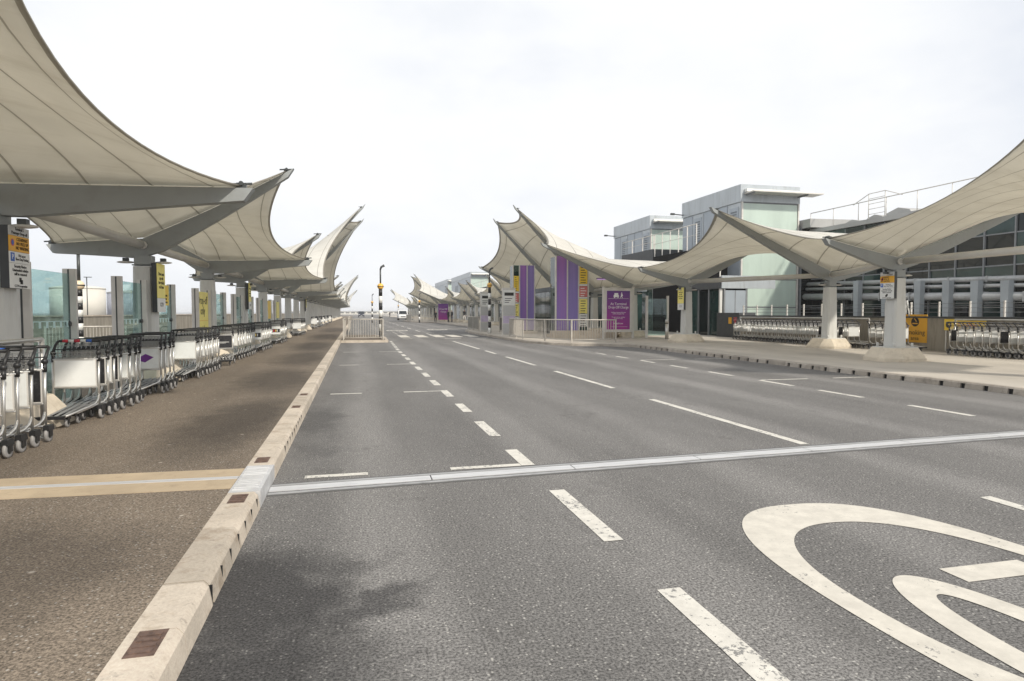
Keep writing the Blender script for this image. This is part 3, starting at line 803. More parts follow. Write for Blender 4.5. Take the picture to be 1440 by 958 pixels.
def trolley_rail(x, y0, y1, z, label):
    t = empty('trolley_rail', (x, y0, z), label, 'trolley rail', 'silver trolley guide rails')
    L = y1 - y0
    m = MB().use(alu); m.tube([(0, 0, 1.12), (0, L, 1.12)], .028, 10); m.build('top_rail', None, t)
    if x > 0: m = MB().use(alu); m.tube([(0, 0, .22), (0, L, .22)], .018, 8); m.build('lower_rail', None, t)
    for yy in (0, L):
        m = MB().use(alu); m.tube([(0, yy, 0), (0, yy, 1.12)], .03, 10); m.lathe([(.08, 0), (.08, .015)], (0, yy, 0), 10); m.build('post', None, t)
    return t
trolley_rail(19.5, 13.4, 17.3, zr(19), 'silver guide rail beside the amber arrow sign')
trolley_rail(19.5, 21.0, 29.6, zr(19), 'long silver guide rail along the concrete wall')
trolley_rail(-3.45, 4.4, 8.27, PZ, 'silver guide rail beside the trolley row in front of all others')

# ---------------------------------------------------------------- glass wind screens and signs on the brown pavement
XS = -4.3
def screen(y0, y1, label, kind='glass'):
    t = empty('wind_screen', (XS, y0, PZ), label, 'glass screen', 'glass wind screens behind the trolleys')
    L = y1 - y0
    for yy in (0, L):
        p = MB().use(alu_dull)
        p.prism([(-.09, yy - .03, 0), (.0, yy - .055, 0), (.09, yy - .03, 0), (.09, yy + .03, 0), (0, yy + .055, 0), (-.09, yy + .03, 0)], (0, 0, 2.1))
        p.use(dark_steel); p.box(-.012, .012, yy - .0565, yy + .0565, .02, 2.09)
        p.build('post', None, t)
    a, b = .06, L - .06
    if kind == 'glass':
        q = MB().use(pane_g); q.box(-.008, .008, a, b, .12, 2.02); q.build('pane', None, t)
        d = MB().use(frost_g)
        n_ = int((b - a) / .22); e_ = [(.0105, a + .1, 1.30)]
        for i in range(n_): e_ += [(.0105, a + .1 + i * .22, 1.20), (.0105, a + .17 + i * .22, 1.20), (.0105, a + .17 + i * .22, 1.288)] + ([(.0105, a + .1 + (i + 1) * .22, 1.288)] if i < n_ - 1 else [])
        e_ += [(.0105, a + .17 + (n_ - 1) * .22, 1.30)]
        d.prism(e_, (-.0015, 0, 0))
        d.build('manifestation', None, t)
        for (yy, zz) in ((a, .5), (a, 1.25), (b, .5), (b, 1.25)):
            c = MB().use(dark_steel); c.lathe([(.04, -.03), (.04, .03)], (0, yy + (.03 if yy == a else -.03), zz), 10, 'x'); c.build('clip', None, t)
    else:
        q = MB().use(yellow_l); q.box(-.02, .02, a, b, .5, 2.02); q.build('panel', None, t)
    return t
scr = [(9.85, 11.3, 'glass screen just past the mast with the tall white and amber notice'), (13.32, 14.74, 'glass screen ending at the mast with the narrow yellow notice'), (15.55, 16.92, 'glass screen carrying the small amber notice'),
       (21.55, 23.14, 'first glass screen past the yellow drop-off panel'), (25.0, 26.5, 'second glass screen past the yellow drop-off panel'), (27.5, 29.1, 'third glass screen past the yellow drop-off panel'), (31.0, 32.5, 'fourth glass screen past the yellow drop-off panel'), (33.5, 35.2, 'fifth glass screen past the yellow drop-off panel'), (37.0, 38.6, 'sixth glass screen past the yellow drop-off panel')]
for a, b, l in scr: screen(a, b, l)
yt = screen(19.3, 20.82, 'pale yellow panel screen reading drop-off only, no pick-up', 'y')
letters('Drop-off\nonly', .33, ink, yt, (.0225, .76, 1.62), '+x')
letters('No pick-up', .27, ink, yt, (.0225, .76, .95), '+x')
yl = MB().use(orange); yl.box(.0205, .023, .1, 1.42, 1.19, 1.2); yl.build('rule_line', None, yt)
def plate(name, loc, w, h, m, label, cat='sign', face='+x', back=None, th=.02):
    t = empty(name, loc, label, cat)
    q = MB().use(m)
    if face == '+x': q.box(0, th, -w / 2, w / 2, -h / 2, h / 2)
    elif face == '-x': q.box(-th, 0, -w / 2, w / 2, -h / 2, h / 2)
    else: q.box(-w / 2, w / 2, -th, 0, -h / 2, h / 2)
    q.build('sign_board', None, t)
    return t
ps = plate('notice_sign', (XS + .06, 16.06, 1.95), .68, .46, yellow, 'amber notice with black lettering on the glass screen behind the trolleys')
letters('No stopping\nat any time\nexcept buses', .085, ink, ps, (.022, 0, -.08), '+x')
m = MB().use(ink); m.box(.0205, .0225, -.03, .03, .09, .19); m.build('pictogram', None, ps)
for (yy, m_, l) in ((34.3, yellow, 'amber panel on a screen beyond the icon-headed trolley rows'), (38.0, yellow_l, 'narrow pale yellow panel on a screen farther along the trolleys')):
    plate('notice_sign', (XS + .06, yy, 1.7), 1.2, .9, m_, l)

def mast_sign(x, y, zc, kind, sgn, label):
    """boxed notice clamped on the road face of a mast; sgn +1 faces +X"""
    t = empty('mast_notice', (x, y, zc), label, 'sign'); t.scale = (1, .78, .88) if kind == 'tow' else (1, .9, 1.2)
    f = '+x' if sgn > 0 else '-x'
    c = MB().use(dark_s); c.box(min(0, sgn * .10), max(0, sgn * .10), -.30, .30, -.43, .43); c.build('sign_case', None, t)
    x0 = sgn * .101
    def strip(z0, z1, m):
        q = MB().use(m); q.box(min(x0, x0 + sgn * .012), max(x0, x0 + sgn * .012), -.31, .31, z0, z1 - .004); q.build('sign_board', None, t)
    e = x0 + sgn * .0135
    if kind == 'tow':
        strip(.30, .43, grey_s); strip(.08, .30, orange); strip(-.08, .08, white_s); strip(-.43, -.08, white_s)
        letters('Terminal 5\nPassenger Drop-off', .062, ink, t, (e, 0, .365), f)
        letters('CLEARWAY\nNO PICK UP\nNO WAITING', .066, ink, t, (e, .08, .19), f)
        k = MB().use(red_m); k.lathe([(.05, 0), (.05, .0015)], (e - .0015, -.22 * sgn, .2), 16, 'x'); k.use(blue_m); k.lathe([(.036, 0), (.036, .003)], (e - .0015, -.22 * sgn, .2), 16, 'x'); k.build('clearway_roundel', None, t)
        k = MB().use(blue_m); k.box(min(e, e - sgn * .002), max(e, e - sgn * .002), -.29 * sgn - .0, -.17 * sgn, -.06, .06) if sgn > 0 else k.box(e, e + .002, .17, .29, -.06, .06); k.build('parking_symbol', None, t)
        letters('P', .1, white_ink, t, (e + sgn * .001, -.23 * sgn, 0), f)
        letters('Pick up at\nShort Stay Parking', .055, ink, t, (e, .06 * sgn, 0), f)
        letters('Security Notice\nUnattended vehicles\nwill be removed', .06, ink, t, (e, 0, -.18), f)
        k = MB().use(ink); k.box(min(e, e + sgn * .001), max(e, e + sgn * .001), -.05, .02, -.34, -.28); k.box(min(e, e + sgn * .001), max(e, e + sgn * .001), -.02, .06, -.37, -.31); k.build('pictogram', None, t)
        letters('CCTV in operation', .05, ink, t, (e, 0, -.40), f)
    else:
        strip(-.18, .43, yellow_l); strip(-.43, -.18, white_s)
        letters('Drivers must\nstay with\ntheir vehicles\nat all times', .085, ink, t, (e, 0, .13), f)
        letters('CCTV', .1, ink, t, (e, 0, -.3), f)
    return t
mast_sign(LX + .2, LY(1), 2.03 + .2, 'tow', 1, 'tall white and amber clearway notice on the mast in front of all others')
mast_sign(LX + .2, LY(2), 2.08, 'y', 1, 'narrow pale yellow notice on the second visible mast of the brown pavement')
mast_sign(LX + .2, LY(4), 2.2, 'y', 1, 'dark cased notice on the mast past the yellow drop-off panel')
mast_sign(LX + .2, LY(9), 2.2, 'y', 1, 'dark cased notice on a mast beyond the double trolley block')
mast_sign(RX - .2, RY(1), 2.33, 'tow', -1, 'tall white and amber clearway notice on the mast beside the smoking sign')
mast_sign(RX - .2, RY(3), 2.2, 'y', -1, 'narrow yellow notice on the mast by the dark entrance')

# ---------------------------------------------------------------- beacons
def beacon(x, y, z, h, label, globe, bh=.42, r=.1):
    """Belisha beacon: striped pole, globe, lamp on top"""
    t = empty('belisha_beacon', (x, y, z), label, 'crossing beacon', 'striped crossing beacons')
    p = MB(); n = int(round(h / bh))
    for i in range(n):
        p.use(blackp if (n - i) % 2 else white_s); p.lathe([(r, i * h / n), (r, (i + 1) * h / n)], (0, 0, 0), 14)
    p.build('pole', None, t)
    c = MB().use(globe); c.sphere((0, 0, h + r * 1.55), r * 1.75, 18); c.build('globe', None, t)
    c = MB().use(dark_steel); c.lathe([(r * 1.8, -.02), (r * 1.85, 0), (r * 1.8, .02)], (0, 0, h + r * 1.55), 18); c.build('globe_band', None, t)
    u = MB().use(dark_steel); b0 = h + r * 3.2
    u.tube([(0, 0, b0), (0, 0, b0 + .8)], .045, 10); u.build('lamp_stem', None, t)
    l = MB().use(dark_steel); l.tube([(0, 0, b0 + .78), (.05, 0, b0 + .92), (.22, 0, b0 + 1.02)], [.05, .06, .075], 10); l.build('lamp_head', None, t)
    return t
beacon(1.38, 36.9, PZ, 2.75, 'tall black and white beacon behind the island railing', amber)
beacon(8.92, 43.0, PZ, 3.15, 'black and white beacon before the purple towers', amber)
beacon(2.3, 93., PZ, 2.75, 'small distant beacon beyond the island', amber)
beacon(8.95, 93., PZ, 2.9, 'small distant beacon in front of the white van', amber)
beacon(9.6, 150., PZ, 2.9, 'tiny most distant beacon by the far canopies', amber)
beacon(-8.13, 22.0, 0, 2.25, 'black and white beacon with pale globe beyond the glass screens', cream_globe, .2, .085)

# ---------------------------------------------------------------- railings
def railing(pts, label, z=PZ, h=1.08, gap=.125, m=None, solid=None, post_every=2.2, group='metal pedestrian railings'):
    m = m or galv
    o0 = Vector((*pts[0], 0))
    t = empty('railing', (pts[0][0], pts[0][1], z), label, 'railing', group)
    P = [Vector((*p, 0)) - o0 for p in pts]
    tr = MB().use(m); tr.tube([p + Vector((0, 0, h)) for p in P], .028, 8); tr.build('top_rail', None, t)
    lr = MB().use(m); lr.tube([p + Vector((0, 0, .13)) for p in P], .018, 8); lr.build('bottom_rail', None, t)
    bars = MB().use(m); posts = []
    for a, b in zip(P, P[1:]):
        d = b - a; L = d.length; d.normalize(); nseg = max(1, round(L / post_every))
        for i in range(nseg): posts.append(a + d * (L * i / nseg))
        k = 1
        while k * gap < L - .05:
            q = a + d * (k * gap); bars.tube([q + Vector((0, 0, .13)), q + Vector((0, 0, h))], .0128, 6, False); k += 1
    posts.append(P[-1])
    if not solid: bars.build('bar_infill', None, t)
    else:
        s = MB().use(solid)
        for a, b in zip(P, P[1:]):
            n = Vector((b.y - a.y, a.x - b.x, 0)).normalized() * .008
            s.prism([a - n + Vector((0, 0, .16)), b - n + Vector((0, 0, .16)), b + n + Vector((0, 0, .16)), a + n + Vector((0, 0, .16))], (0, 0, h - .2))
        s.build('mesh_panel', None, t)
    for q in posts:
        p = MB().use(m); p.box(q.x - .03, q.x + .03, q.y - .03, q.y + .03, 0, h + .03); p.build('post', None, t)
    return t
railing([(-.62, 40.), (-.62, 34.3), (1.40, 34.3), (1.40, 36.5)], 'rusty-grey bar railing around the island by the tall beacon')
railing([(8.9, 37.), (8.72, 33.2), (9.25, 30.9), (10.05, 29.1), (12.1, 28.6)], 'curved pale bar railing before the purple towers')
meshp = mat('mesh_infill', (.20, .19, .16), .6, .2, .15, 4)
railing([(10.9, 57.2), (9.25, 53.5), (9.15, 48.2)], 'railing with grey infill panels beyond the striped beacon', solid=meshp)
railing([(10.3, 46.), (11.2, 46.)], 'short railing with grey infill beside the far purple tower', solid=meshp)
railing([(9.2, 104.), (10.2, 100.), (11.9, 98.)], 'distant pale railing near the walking people')
railing([(9.0, 118.), (9.0, 107.)], 'distant railing running behind the white van')
railing([(-.5, 48), (-.5, 60)], 'distant railing between brown pavement and road')
railing([(-10.5, 25.5), (-8.2, 26.2)], 'grey railing behind the beacon with the pale globe', z=0, h=1.05, gap=.1)
railing([(-9.3, 17.2), (-8.2, 18.2)], 'grey railing seen through the first glass screen', z=0, h=1.05, gap=.1)

isl = MB().use(kerb_m); isl.prism([(-.745, 34.0, 0), (1.65, 34.0, 0), (1.72, 38.4, 0), (1.2, 42.5, 0), (-.745, 42.5, 0)], (0, 0, PZ - .004)); struct(isl.build('island_kerb'))
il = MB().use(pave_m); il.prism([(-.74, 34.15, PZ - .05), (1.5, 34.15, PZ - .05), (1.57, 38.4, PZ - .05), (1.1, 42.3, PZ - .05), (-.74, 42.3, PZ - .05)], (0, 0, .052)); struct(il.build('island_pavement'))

# ---------------------------------------------------------------- beyond the brown pavement
w = MB().use(wall_m)
for i in range(20): w.box(-14.3, -14., 14 + 8 * i, 21.985 + 8 * i, -.1, 1.35)
w.use(kerb_m); w.box(-14.34, -13.96, 14, 174, 1.351, 1.42)
tag(w.build('parapet_wall'), 'long stained concrete parapet beyond the glass screens', 'wall')
def tank(x, y, r, h, m, label):
    t = empty('storage_tank', (x, y, -.05), label, 'tank', 'pale tanks beyond the parapet')
    a = MB().use(m); a.lathe([(r, 0), (r, h)], n=48)
    for k in range(48): pass
    a.build('shell', None, t)
    b = MB().use(tank_m if m is tank_m else roof_m); b.lathe([(r * 1.01, h - .1), (r * 1.01, h + .15), (r * .6, h + .5), (.1, h + .7)], n=48); b.build('roof', None, t)
tank(-52.5, 141.5, 4.6, 6.3, tank_m, 'round cream tank beyond the parapet wall')
tank(-49.5, 160.5, 4.2, 6.0, tank_b, 'round slate grey tank beside the cream one')
tank(-64, 120., 4, 2.6, tank_b, 'low grey tank glimpsed through the glass screens')
for (x, y, h, l) in ((-17., 38, 3.0, 'thin lamp post with flat head seen through the first glass screen'), (-27, 75, 5.2, 'thin lamp post by the cream tank')):
    t = empty('lamp_post', (x, y, 0), l, 'lamp post', 'lamp posts beyond the parapet')
    m = MB().use(dark_steel); m.tube([(0, 0, 0), (0, 0, h)], .05, 8); m.build('pole', None, t)
    m = MB().use(dark_steel); m.box(-.25, .45, -.08, .08, h, h + .07); m.build('lamp_head', None, t)
hl = MB().use(hill_m)
xs = [-2400 + 60 * i for i in range(81)]
def hz(x): return 5.5 + 3.5 * math.sin(x * .0021 + 1) + 1.8 * math.sin(x * .0063) + .7 * math.sin(x * .021)
for a, b in zip(xs, xs[1:]):
    for (y0, k0, y1, k1) in ((2300, 0, 2700, 1.), (2700, 1., 3300, .7)):
        hl.poly([(a, y0, hz(a) * k0 - .5), (b, y0, hz(b) * k0 - .5), (b, y1, hz(b) * k1), (a, y1, hz(a) * k1)])
struct(hl.build('hills'))

# ---------------------------------------------------------------- concrete wall, rail, signs by the terminal
WX = 19.85
wl = MB().use(wall_m)
for i in range(7): wl.box(WX, WX + .3, 12 + 2.6 * i, 14.588 + 2.6 * i, -.1, 1.36)
wl.use(dark_steel); wl.box(WX - .04, WX + .36, 12, 30.2, 1.362, 1.42)
tag(wl.build('concrete_wall'), 'low stained concrete wall behind the trolleys', 'wall')
t = empty('wire_fence', (WX + .12, 12, 1.42), 'thin wire fence with steel posts on the concrete wall', 'fence')
for i in range(16):
    p = MB().use(alu_dull); p.box(-.03, .03, .5 + i * 1.17 - .02, .5 + i * 1.17 + .02, 0, .52); p.build('post', None, t)
for zz in (.15, .3, .45):
    p = MB().use(mull); p.tube([(0, 0, zz), (0, 18.2, zz)], .008, 5); p.build('wire', None, t)
t = plate('smoking_sign', (WX - .002, 19.2, .98), 1.0, 1.02, orange, 'amber smoking area sign on the concrete wall', face='-x')
letters('Smoking', .25, ink, t, (-.0235, 0, -.15), '-x'); letters('area', .2, ink, t, (-.0235, 0, -.36), '-x')
m = MB().use(ink); m.lathe([(.17, 0), (.17, .002)], (-.0225, 0, .24), 24, 'x'); m.prism([(-.0225, -.1, .36), (-.0225, .1, .36), (-.0225, 0, .46)], (.002, 0, 0)); m.build('drop_symbol', None, t)
m = MB().use(orange); m.box(-.0245, -.0215, -.11, .11, .16, .2); m.prism([(-.0245, -.08, .25), (-.0245, -.04, .25), (-.0245, .05, .36), (-.0245, .01, .36)], (.002, 0, 0)); m.build('cigarette_symbol', None, t)
t = plate('arrow_sign', (WX - .12, 17.15, 1.14), 1.5, .38, yellow, 'amber arrow sign behind the trolleys, reading Trolleys', face='-x')
letters('Trolleys', .24, red_m, t, (-.0235, -.12, 0), '-x')
m = MB().use(ink); m.lathe([(.11, 0), (.11, .002)], (-.0225, .58, 0), 20, 'x'); m.build('arrow_disc', None, t)
m = MB().use(yellow); m.prism([(-.0245, .64, 0), (-.0245, .54, .06), (-.0245, .54, -.06)], (.002, 0, 0)); m.build('arrow', None, t)
for yy in (-.7, .7):
    m = MB().use(alu_dull); m.box(-.001, .02, yy - .02, yy + .02, -.9, .15); m.build('post', None, t)

# ---------------------------------------------------------------- terminal buildings
def tower(x, y0, y1, x1, zt, label, group='roof towers of the terminal'):
    t = empty('stair_tower', (x, y0, 0), label, 'tower', group)
    D, Wd = y1 - y0, x1 - x
    b = MB().use(tower_clad); b.box(.04, Wd, .06, D, -.1, zt - .02); b.build('core', None, t)
    # side facing the road: cladding panels, doors, louvres
    npan = 5; pw = D / npan
    for i in range(npan):
        for (z0, z1) in ((.1, 3.4), (3.45, 6.1), (6.15, zt - 1.15)):
            door = z0 > 6 and i in (0, 3)
            p = MB().use(tower_door if not door else tower_clad); p.box(0, .05, i * pw + .04, (i + 1) * pw - .04, z0, z1)
            o = p.build('cladding_panel', None, t)
            if door:
                q = MB().use(tower_door); q.box(-.03, .0, i * pw + .22, (i + 1) * pw - .22, z0, z1 - .25); dd = q.build('door', None, t)
                l = MB().use(louvre_m)
                for k in range(9): l.box(-.045, -.031, i * pw + .42, (i + 1) * pw - .42, z0 + .5 + k * .17, z0 + .6 + k * .17)
                l.build('louvre', None, dd)
    f = MB().use(tower_clad); f.box(-.06, Wd + .02, -.06, D + .02, zt - 1.1, zt); f.build('parapet', None, t)
    # green glass end facing the camera
    npx = 1
    lev = [.1, 1.9, 3.7, 5.5, zt - 1.15]
    for z0, z1 in zip(lev, lev[1:]):
        p = MB().use(green_glass); p.box(.16, Wd - .14, 0.0, .05, z0 + .03, z1 - .03); p.build('glass_panel', None, t)
    m = MB().use(mull)
    for z in lev[1:]: m.box(.1, Wd - .1, -.02, .055, z - .03, z + .03)
    m.build('transom', None, t)
    for xx in (.05, Wd - .1):
        m = MB().use(alu_dull); m.box(xx, xx + .1, -.05, .06, 0, zt - 1.1); m.build('corner_post', None, t)
    c = MB().use(alu_dull); c.box(.2, Wd + 1.0, -1.1, .0, zt - .62, zt - .55)
    c.use(white_s); c.box(.2, Wd + .8, -.35, -.07, zt - .5, zt - .32); c.build('sun_shade', None, t)
    for xx in (.3, Wd - .15):
        m = MB().use(mull); m.box(xx, xx + .06, -1.0, -.06, zt - .72, zt - .63); m.build('shade_bracket', None, t)
    a = MB().use(dark_steel); a.tube([(-.06, D - .2, zt - .9), (-.9, D - .2, zt - .85)], .04, 6); a.box(-1.1, -.8, D - .28, D - .12, zt - .92, zt - .78); a.build('camera_arm', None, t)
    return t
tower(24., 36.6, 44.1, 28.3, 9.75, 'silver and green glass roof tower nearer the camera')
tower(24.2, 50., 57.7, 28.3, 9.75, 'silver and green glass roof tower behind the first')
tower(24.2, 137., 165., 28.5, 10.4, 'distant green glass tower above the far canopies')
tower(24.2, 172., 200., 28., 10.6, 'most distant low green glass tower')

def block(x0, x1, y0, y1, zt, label, z_open=3.6, bay=3.0):
    """low lobby building: dark glazed front towards the road, flat roof with railing"""
    t = empty('lobby_building', (x0, y0, 0), label, 'building', 'low lobby buildings')
    D, Wd = y1 - y0, x1 - x0
    m = MB().use(dark_int); m.box(.3, Wd, .0, D, -.1, zt - .4); m.build('core', None, t)
    m = MB().use(dark_s); m.box(.0, Wd, -.05, D + .02, z_open + .05, zt); m.build('fascia', None, t)
    n = max(1, round(D / bay)); w_ = D / n
    for i in range(n):
        p = MB().use(dark_glass if i % 2 else mid_glass); p.box(.12, .16, i * w_ + .06, (i + 1) * w_ - .06, .25, z_open); p.build('glass_pane', None, t)
        q = MB().use(mull if i % 3 else steel_col); q.box(.06, .22, i * w_ - .06, i * w_ + .06, .2, z_open + .04); q.build('mullion', None, t)
    m = MB().use(alu_dull); m.tube([(.1, 0, zt + 1.05), (.1, D, zt + 1.05)], .03, 6); m.tube([(.1, 0, zt + .55), (.1, D, zt + .55)], .018, 6); m.build('roof_rail', None, t)
    k = int(D / 1.5)
    for i in range(min(k, 24)):
        m = MB().use(alu_dull); m.box(.07, .13, i * D / min(k, 24), i * D / min(k, 24) + .05, zt, zt + 1.06); m.build('rail_post', None, t)
    return t
block(20.4, 22.3, 33.2, 37.9, 3.6, 'low dark entrance lobby at the end of the concrete wall', 2.9, 1.2)
dp = MB().use(tower_door); dp.box(20.75, 22.1, 33.07, 33.13, .3, 2.85); dp.use(mull); dp.box(20.66, 20.749, 33.05, 33.14, .2, 2.95); dp.box(22.101, 22.19, 33.05, 33.14, .2, 2.95); dp.box(21.39, 21.43, 33.055, 33.0699, .3, 2.85); dp.use(tower_clad); dp.box(20.5, 24., 33.0, 33.14, 2.96, 3.7)
tag(dp.build('service_door'), 'grey double service door under a silver panel at the end of the wall', 'door')
block(21.6, 40., 44.2, 49.9, 6.3, 'dark glazed lobby between the two roof towers')
block(21.6, 40., 57.8, 136.8, 6.0, 'long dark glazed lobby behind the middle canopies')
block(21.6, 40., 200.2, 260, 6.0, 'distant dark lobby behind the far canopies')
lb = MB().use(dark_int); lb.box(21.6, 24.15, 38.0, 44.1, -.1, 5.7); lb.use(alu_dull); lb.tube([(21.7, 38, 7.35), (21.7, 44.1, 7.35)], .03, 6); lb.tube([(21.7, 38, 6.65), (21.7, 44.1, 6.65)], .018, 6)
for i in range(6): lb.box(21.67, 21.73, 38 + i * 1.2, 38.05 + i * 1.2, 5.7, 7.35)
tag(lb.build('plant_room'), 'grey plant room with a railed roof beside the tower', 'building')

# main terminal hall: dark glass front with a rising roof
t = empty('terminal_hall', (28.45, 36.6, 0), 'large dark glass terminal hall behind the concrete wall', 'building')
Wd = 30.
def rz_(x): return 7.6 + .012 * x
m = MB().use(dark_int); m.prism([(0.1, .5, -.1)] + [(Wd, .5, -.1)] + [(x, .5, rz_(x) - .4) for x in range(30, -1, -3)], (0, 40, 0)); m.build('hall_core', None, t)
xs = [i * 1.5 for i in range(21)]
for i in range(20):
    for (z0, z1) in ((.1, 1.9), (1.95, 3.9), (3.95, 5.6), (5.65, None)):
        a, b = xs[i] + .04, xs[i + 1] - .04
        p = MB().use(random.choice((dark_glass, dark_glass, mid_glass)))
        if z1: p.box(a, b, .0, .03, z0, z1)
        else: p.prism([(a, 0, z0), (b, 0, z0), (b, 0, rz_(b) - .55), (a, 0, rz_(a) - .55)], (0, .03, 0))
        o = p.build('glass_pane', None, t); o.rotation_euler = (random.uniform(-.012, .012), 0, random.uniform(-.012, .012))
    m = MB().use(mull); m.box(xs[i] - .05, xs[i] + .05, -.10, .06, 0, rz_(xs[i]) - .5); m.build('mullion', None, t)
m = MB().use(mull)
for z in (1.925, 3.925, 5.625): m.box(-.05, Wd, -.06, .05, z - .035, z + .035)
m.build('transom', None, t)
rf = MB().use(roof_m)
for i in range(20):
    a, b = xs[i], xs[i + 1]
    rf.prism([(a, -.9, rz_(a) - .55), (b, -.9, rz_(b) - .55), (b, -.9, rz_(b)), (a, -.9, rz_(a))], (0, 41, 0))
rf = rf.build('roof', None, t)
# upper storey reaching towards the camera, glass side to the road
t = empty('glass_wing', (29.2, 20., 0), 'dark glass upper storey with railed roof above the concrete wall', 'building')
WL, WW = 16.4, 16.
m = MB().use(dark_int); m.box(.6, WW, .3, WL, 0, 6.7); m.build('core', None, t)
m = MB().use(roof_m); m.box(-.25, WW, -.3, WL, 6.71, 6.98); rf = m.build('roof', None, t)
m = MB().use(mull)
for z in (1.9, 3.75, 5.22): m.box(-.05, .06, 0, WL, z - .03, z + .03)
m.build('transom', None, t)
for i in range(11):
    w_ = WL / 11
    for (z0, z1) in ((.1, 1.87), (1.93, 3.72), (3.78, 5.19), (5.25, 6.7)):
        p = MB().use(random.choice((dark_glass, dark_glass, mid_glass))); p.box(0, .04, i * w_ + .04, (i + 1) * w_ - .04, z0, z1)
        o = p.build('glass_pane', None, t); o.rotation_euler = (0, random.uniform(-.006, .006), random.uniform(-.006, .006))
    m = MB().use(mull); m.box(-.07, .1, i * w_ - .035, i * w_ + .035, 0, 6.7); m.build('mullion', None, t)
for k, (yy, w_, h) in enumerate(((13.2, 1.3, .35), (11.4, 1.4, .4), (9.4, 2.0, .55))):
    v = MB().use(roof_m); v.prism([(.8, yy, 6.98), (.8, yy + w_, 6.98), (.8, yy + w_ * .9, 6.98 + h * .6), (.8, yy + w_ * .5, 6.98 + h), (.8, yy + w_ * .1, 6.98 + h * .6)], (1.6, 0, 0)); v.build('roof_vent', None, rf)
m = MB().use(alu_dull); m.tube([(-.15, 0, 8.05), (-.15, WL, 8.05)], .028, 6); m.build('roof_rail', None, t)
for i in range(9):
    m = MB().use(alu_dull); m.tube([(-.15, i * WL / 8, 6.98), (-.15, i * WL / 8, 8.05)], .022, 6); m.build('rail_post', None, t)
ld = MB().use(alu_dull)
for yy in (10.6, 11.8): ld.tube([(.1, yy, 6.98), (.1, yy, 8.5)], .025, 6)
for k in range(4): ld.tube([(.1, 10.6, 7.3 + k * .3), (.1, 11.8, 7.3 + k * .3)], .018, 6)
ld.tube([(.1, 9.4, 8.05), (.1, 10.6, 8.5), (.1, 11.8, 8.5), (.1, 13., 8.05)], .025, 6)
ld.build('roof_ladder', None, t)
pipe_m = mat('weathered_pipe', (.40, .41, .41), .5, .2, .12, 1.5, dirt=((.2, .2, .2), .5))
FINS = [(33.8, 3.52), (31.5, 3.41), (29.45, 3.31), (27.3, 3.21), (25.65, 3.13), (24.15, 3.06), (22.7, 3.0)]
# silver service ducts and blue grey fins in front of it
for k, (z, r) in enumerate(((3.42, .13), (3.1, .09), (2.6, .2))):
    xx = 28.95 - k * .12
    m = MB().use(pipe_m); m.tube([(xx, 36.4, z), (xx, 21., z - .35)], r, 12)
    for y in range(22, 36, 2): zz = z - .35 * (36.4 - y) / 15.4; m.box(xx - r * 1.15, xx + r * 1.15, y, y + .06, zz - r * 1.15, zz + r * 1.15)
    tag(m.build('service_duct'), ('upper silver pipe', 'thin silver pipe below the upper one', 'thick silver duct below both pipes')[k] + ' before the dark glass', 'pipe', 'silver pipes in front of the hall')
for i, (py, zt) in enumerate(FINS):
    m = MB().use(fin_m); m.prism([(28.25, py - .16, -.1), (28.25, py + .08, -.1), (28.25, py + .2, zt), (28.25, py - .2, zt)], (.3, 0, 0))
    tag(m.build('steel_fin'), f'{nth(i)} tapering blue grey fin from the green tower, before the dark glass', 'steel fin', 'blue grey fins before the hall')
m = MB().use(steel_col); 
for s in (-.45, -.2, 0, .2, .45): m.tube([(WX + .15 + s * .4, 19.9 + s, 1.42), (WX + .15, 19.9 + s * .35, 2.0)], .03, 6)
tag(m.build('tripod_stand'), 'splayed white steel stand on the concrete wall above the smoking sign', 'stand')

# ---------------------------------------------------------------- purple towers, drop-off sign, totems, bollard
def ad_tower(x, y, w, d, z0, zt, first_ads, label):
    t = empty('advert_tower', (x, y, z0), label, 'advertising tower', 'purple advertising towers')
    h = zt - z0; aw = w * .3; pw = (w - aw) / 2
    c = MB().use(mid_glass); c.box(.05, w - .02, .06, d, 0, h - .02); c.build('glass_core', None, t)
    ax = 0 if first_ads else 2 * pw
    bx = [aw, aw + pw] if first_ads else [0, pw]
    for k, xx in enumerate(bx):
        p = MB().use(poster_t if k == 0 else poster_u); p.box(xx + .03, xx + pw - .03, 0, .055, .25, h); p.build('poster', None, t)
    a = MB().use(pane_g); a.box(ax + .03, ax + aw - .03, 0, .055, .2, h); ap = a.build('notice_column', None, t)
    zz = h - .5 if not first_ads else h - .7
    for (hh, m) in ((1.05, yellow), (.12, white_s), (.62, red_m), (.1, white_s), (.85, yellow_l), (.75, white_s)):
        q = MB().use(m if m is not red_m else mat('faded_red', (.62, .18, .17), .5)); q.box(ax + .05, ax + aw - .05, -.012, -.001, zz - hh, zz - .02); nb = q.build('notice_panel', None, t)
        if hh > .5:
            k_ = MB().use(ink if m is not red_m else white_ink)
            for r_ in range(int(hh / .14)):
                k_.box(ax + .12, ax + aw - .12 - .12 * random.random(), -.0145, -.0125, zz - .16 - r_ * .14, zz - .12 - r_ * .14)
            k_.build('small_print', None, nb)
        zz -= hh
    for xx in sorted(set([0, w] + [round(v, 3) for v in bx] + [round(ax, 3), round(ax + aw, 3)])):
        m = MB().use(alu_dull); m.box(xx - .035, xx + .035, -.04, .08, 0, h + .02); m.build('frame_post', None, t)
    s = MB().use(mid_glass); s.box(w - .015, w + .03, .1, d, .2, h - .3); s.build('side_pane', None, t)
    f = MB().use(beige_w); f.box(-.15, w + .2, -.15, d + .2, -.15, .18); f.build('plinth', None, t)
    return t
ad_tower(11.0, 34.6, 1.93, 1.2, zr(11.5), 4.75, False, 'taller purple advertising tower behind the curved railing')
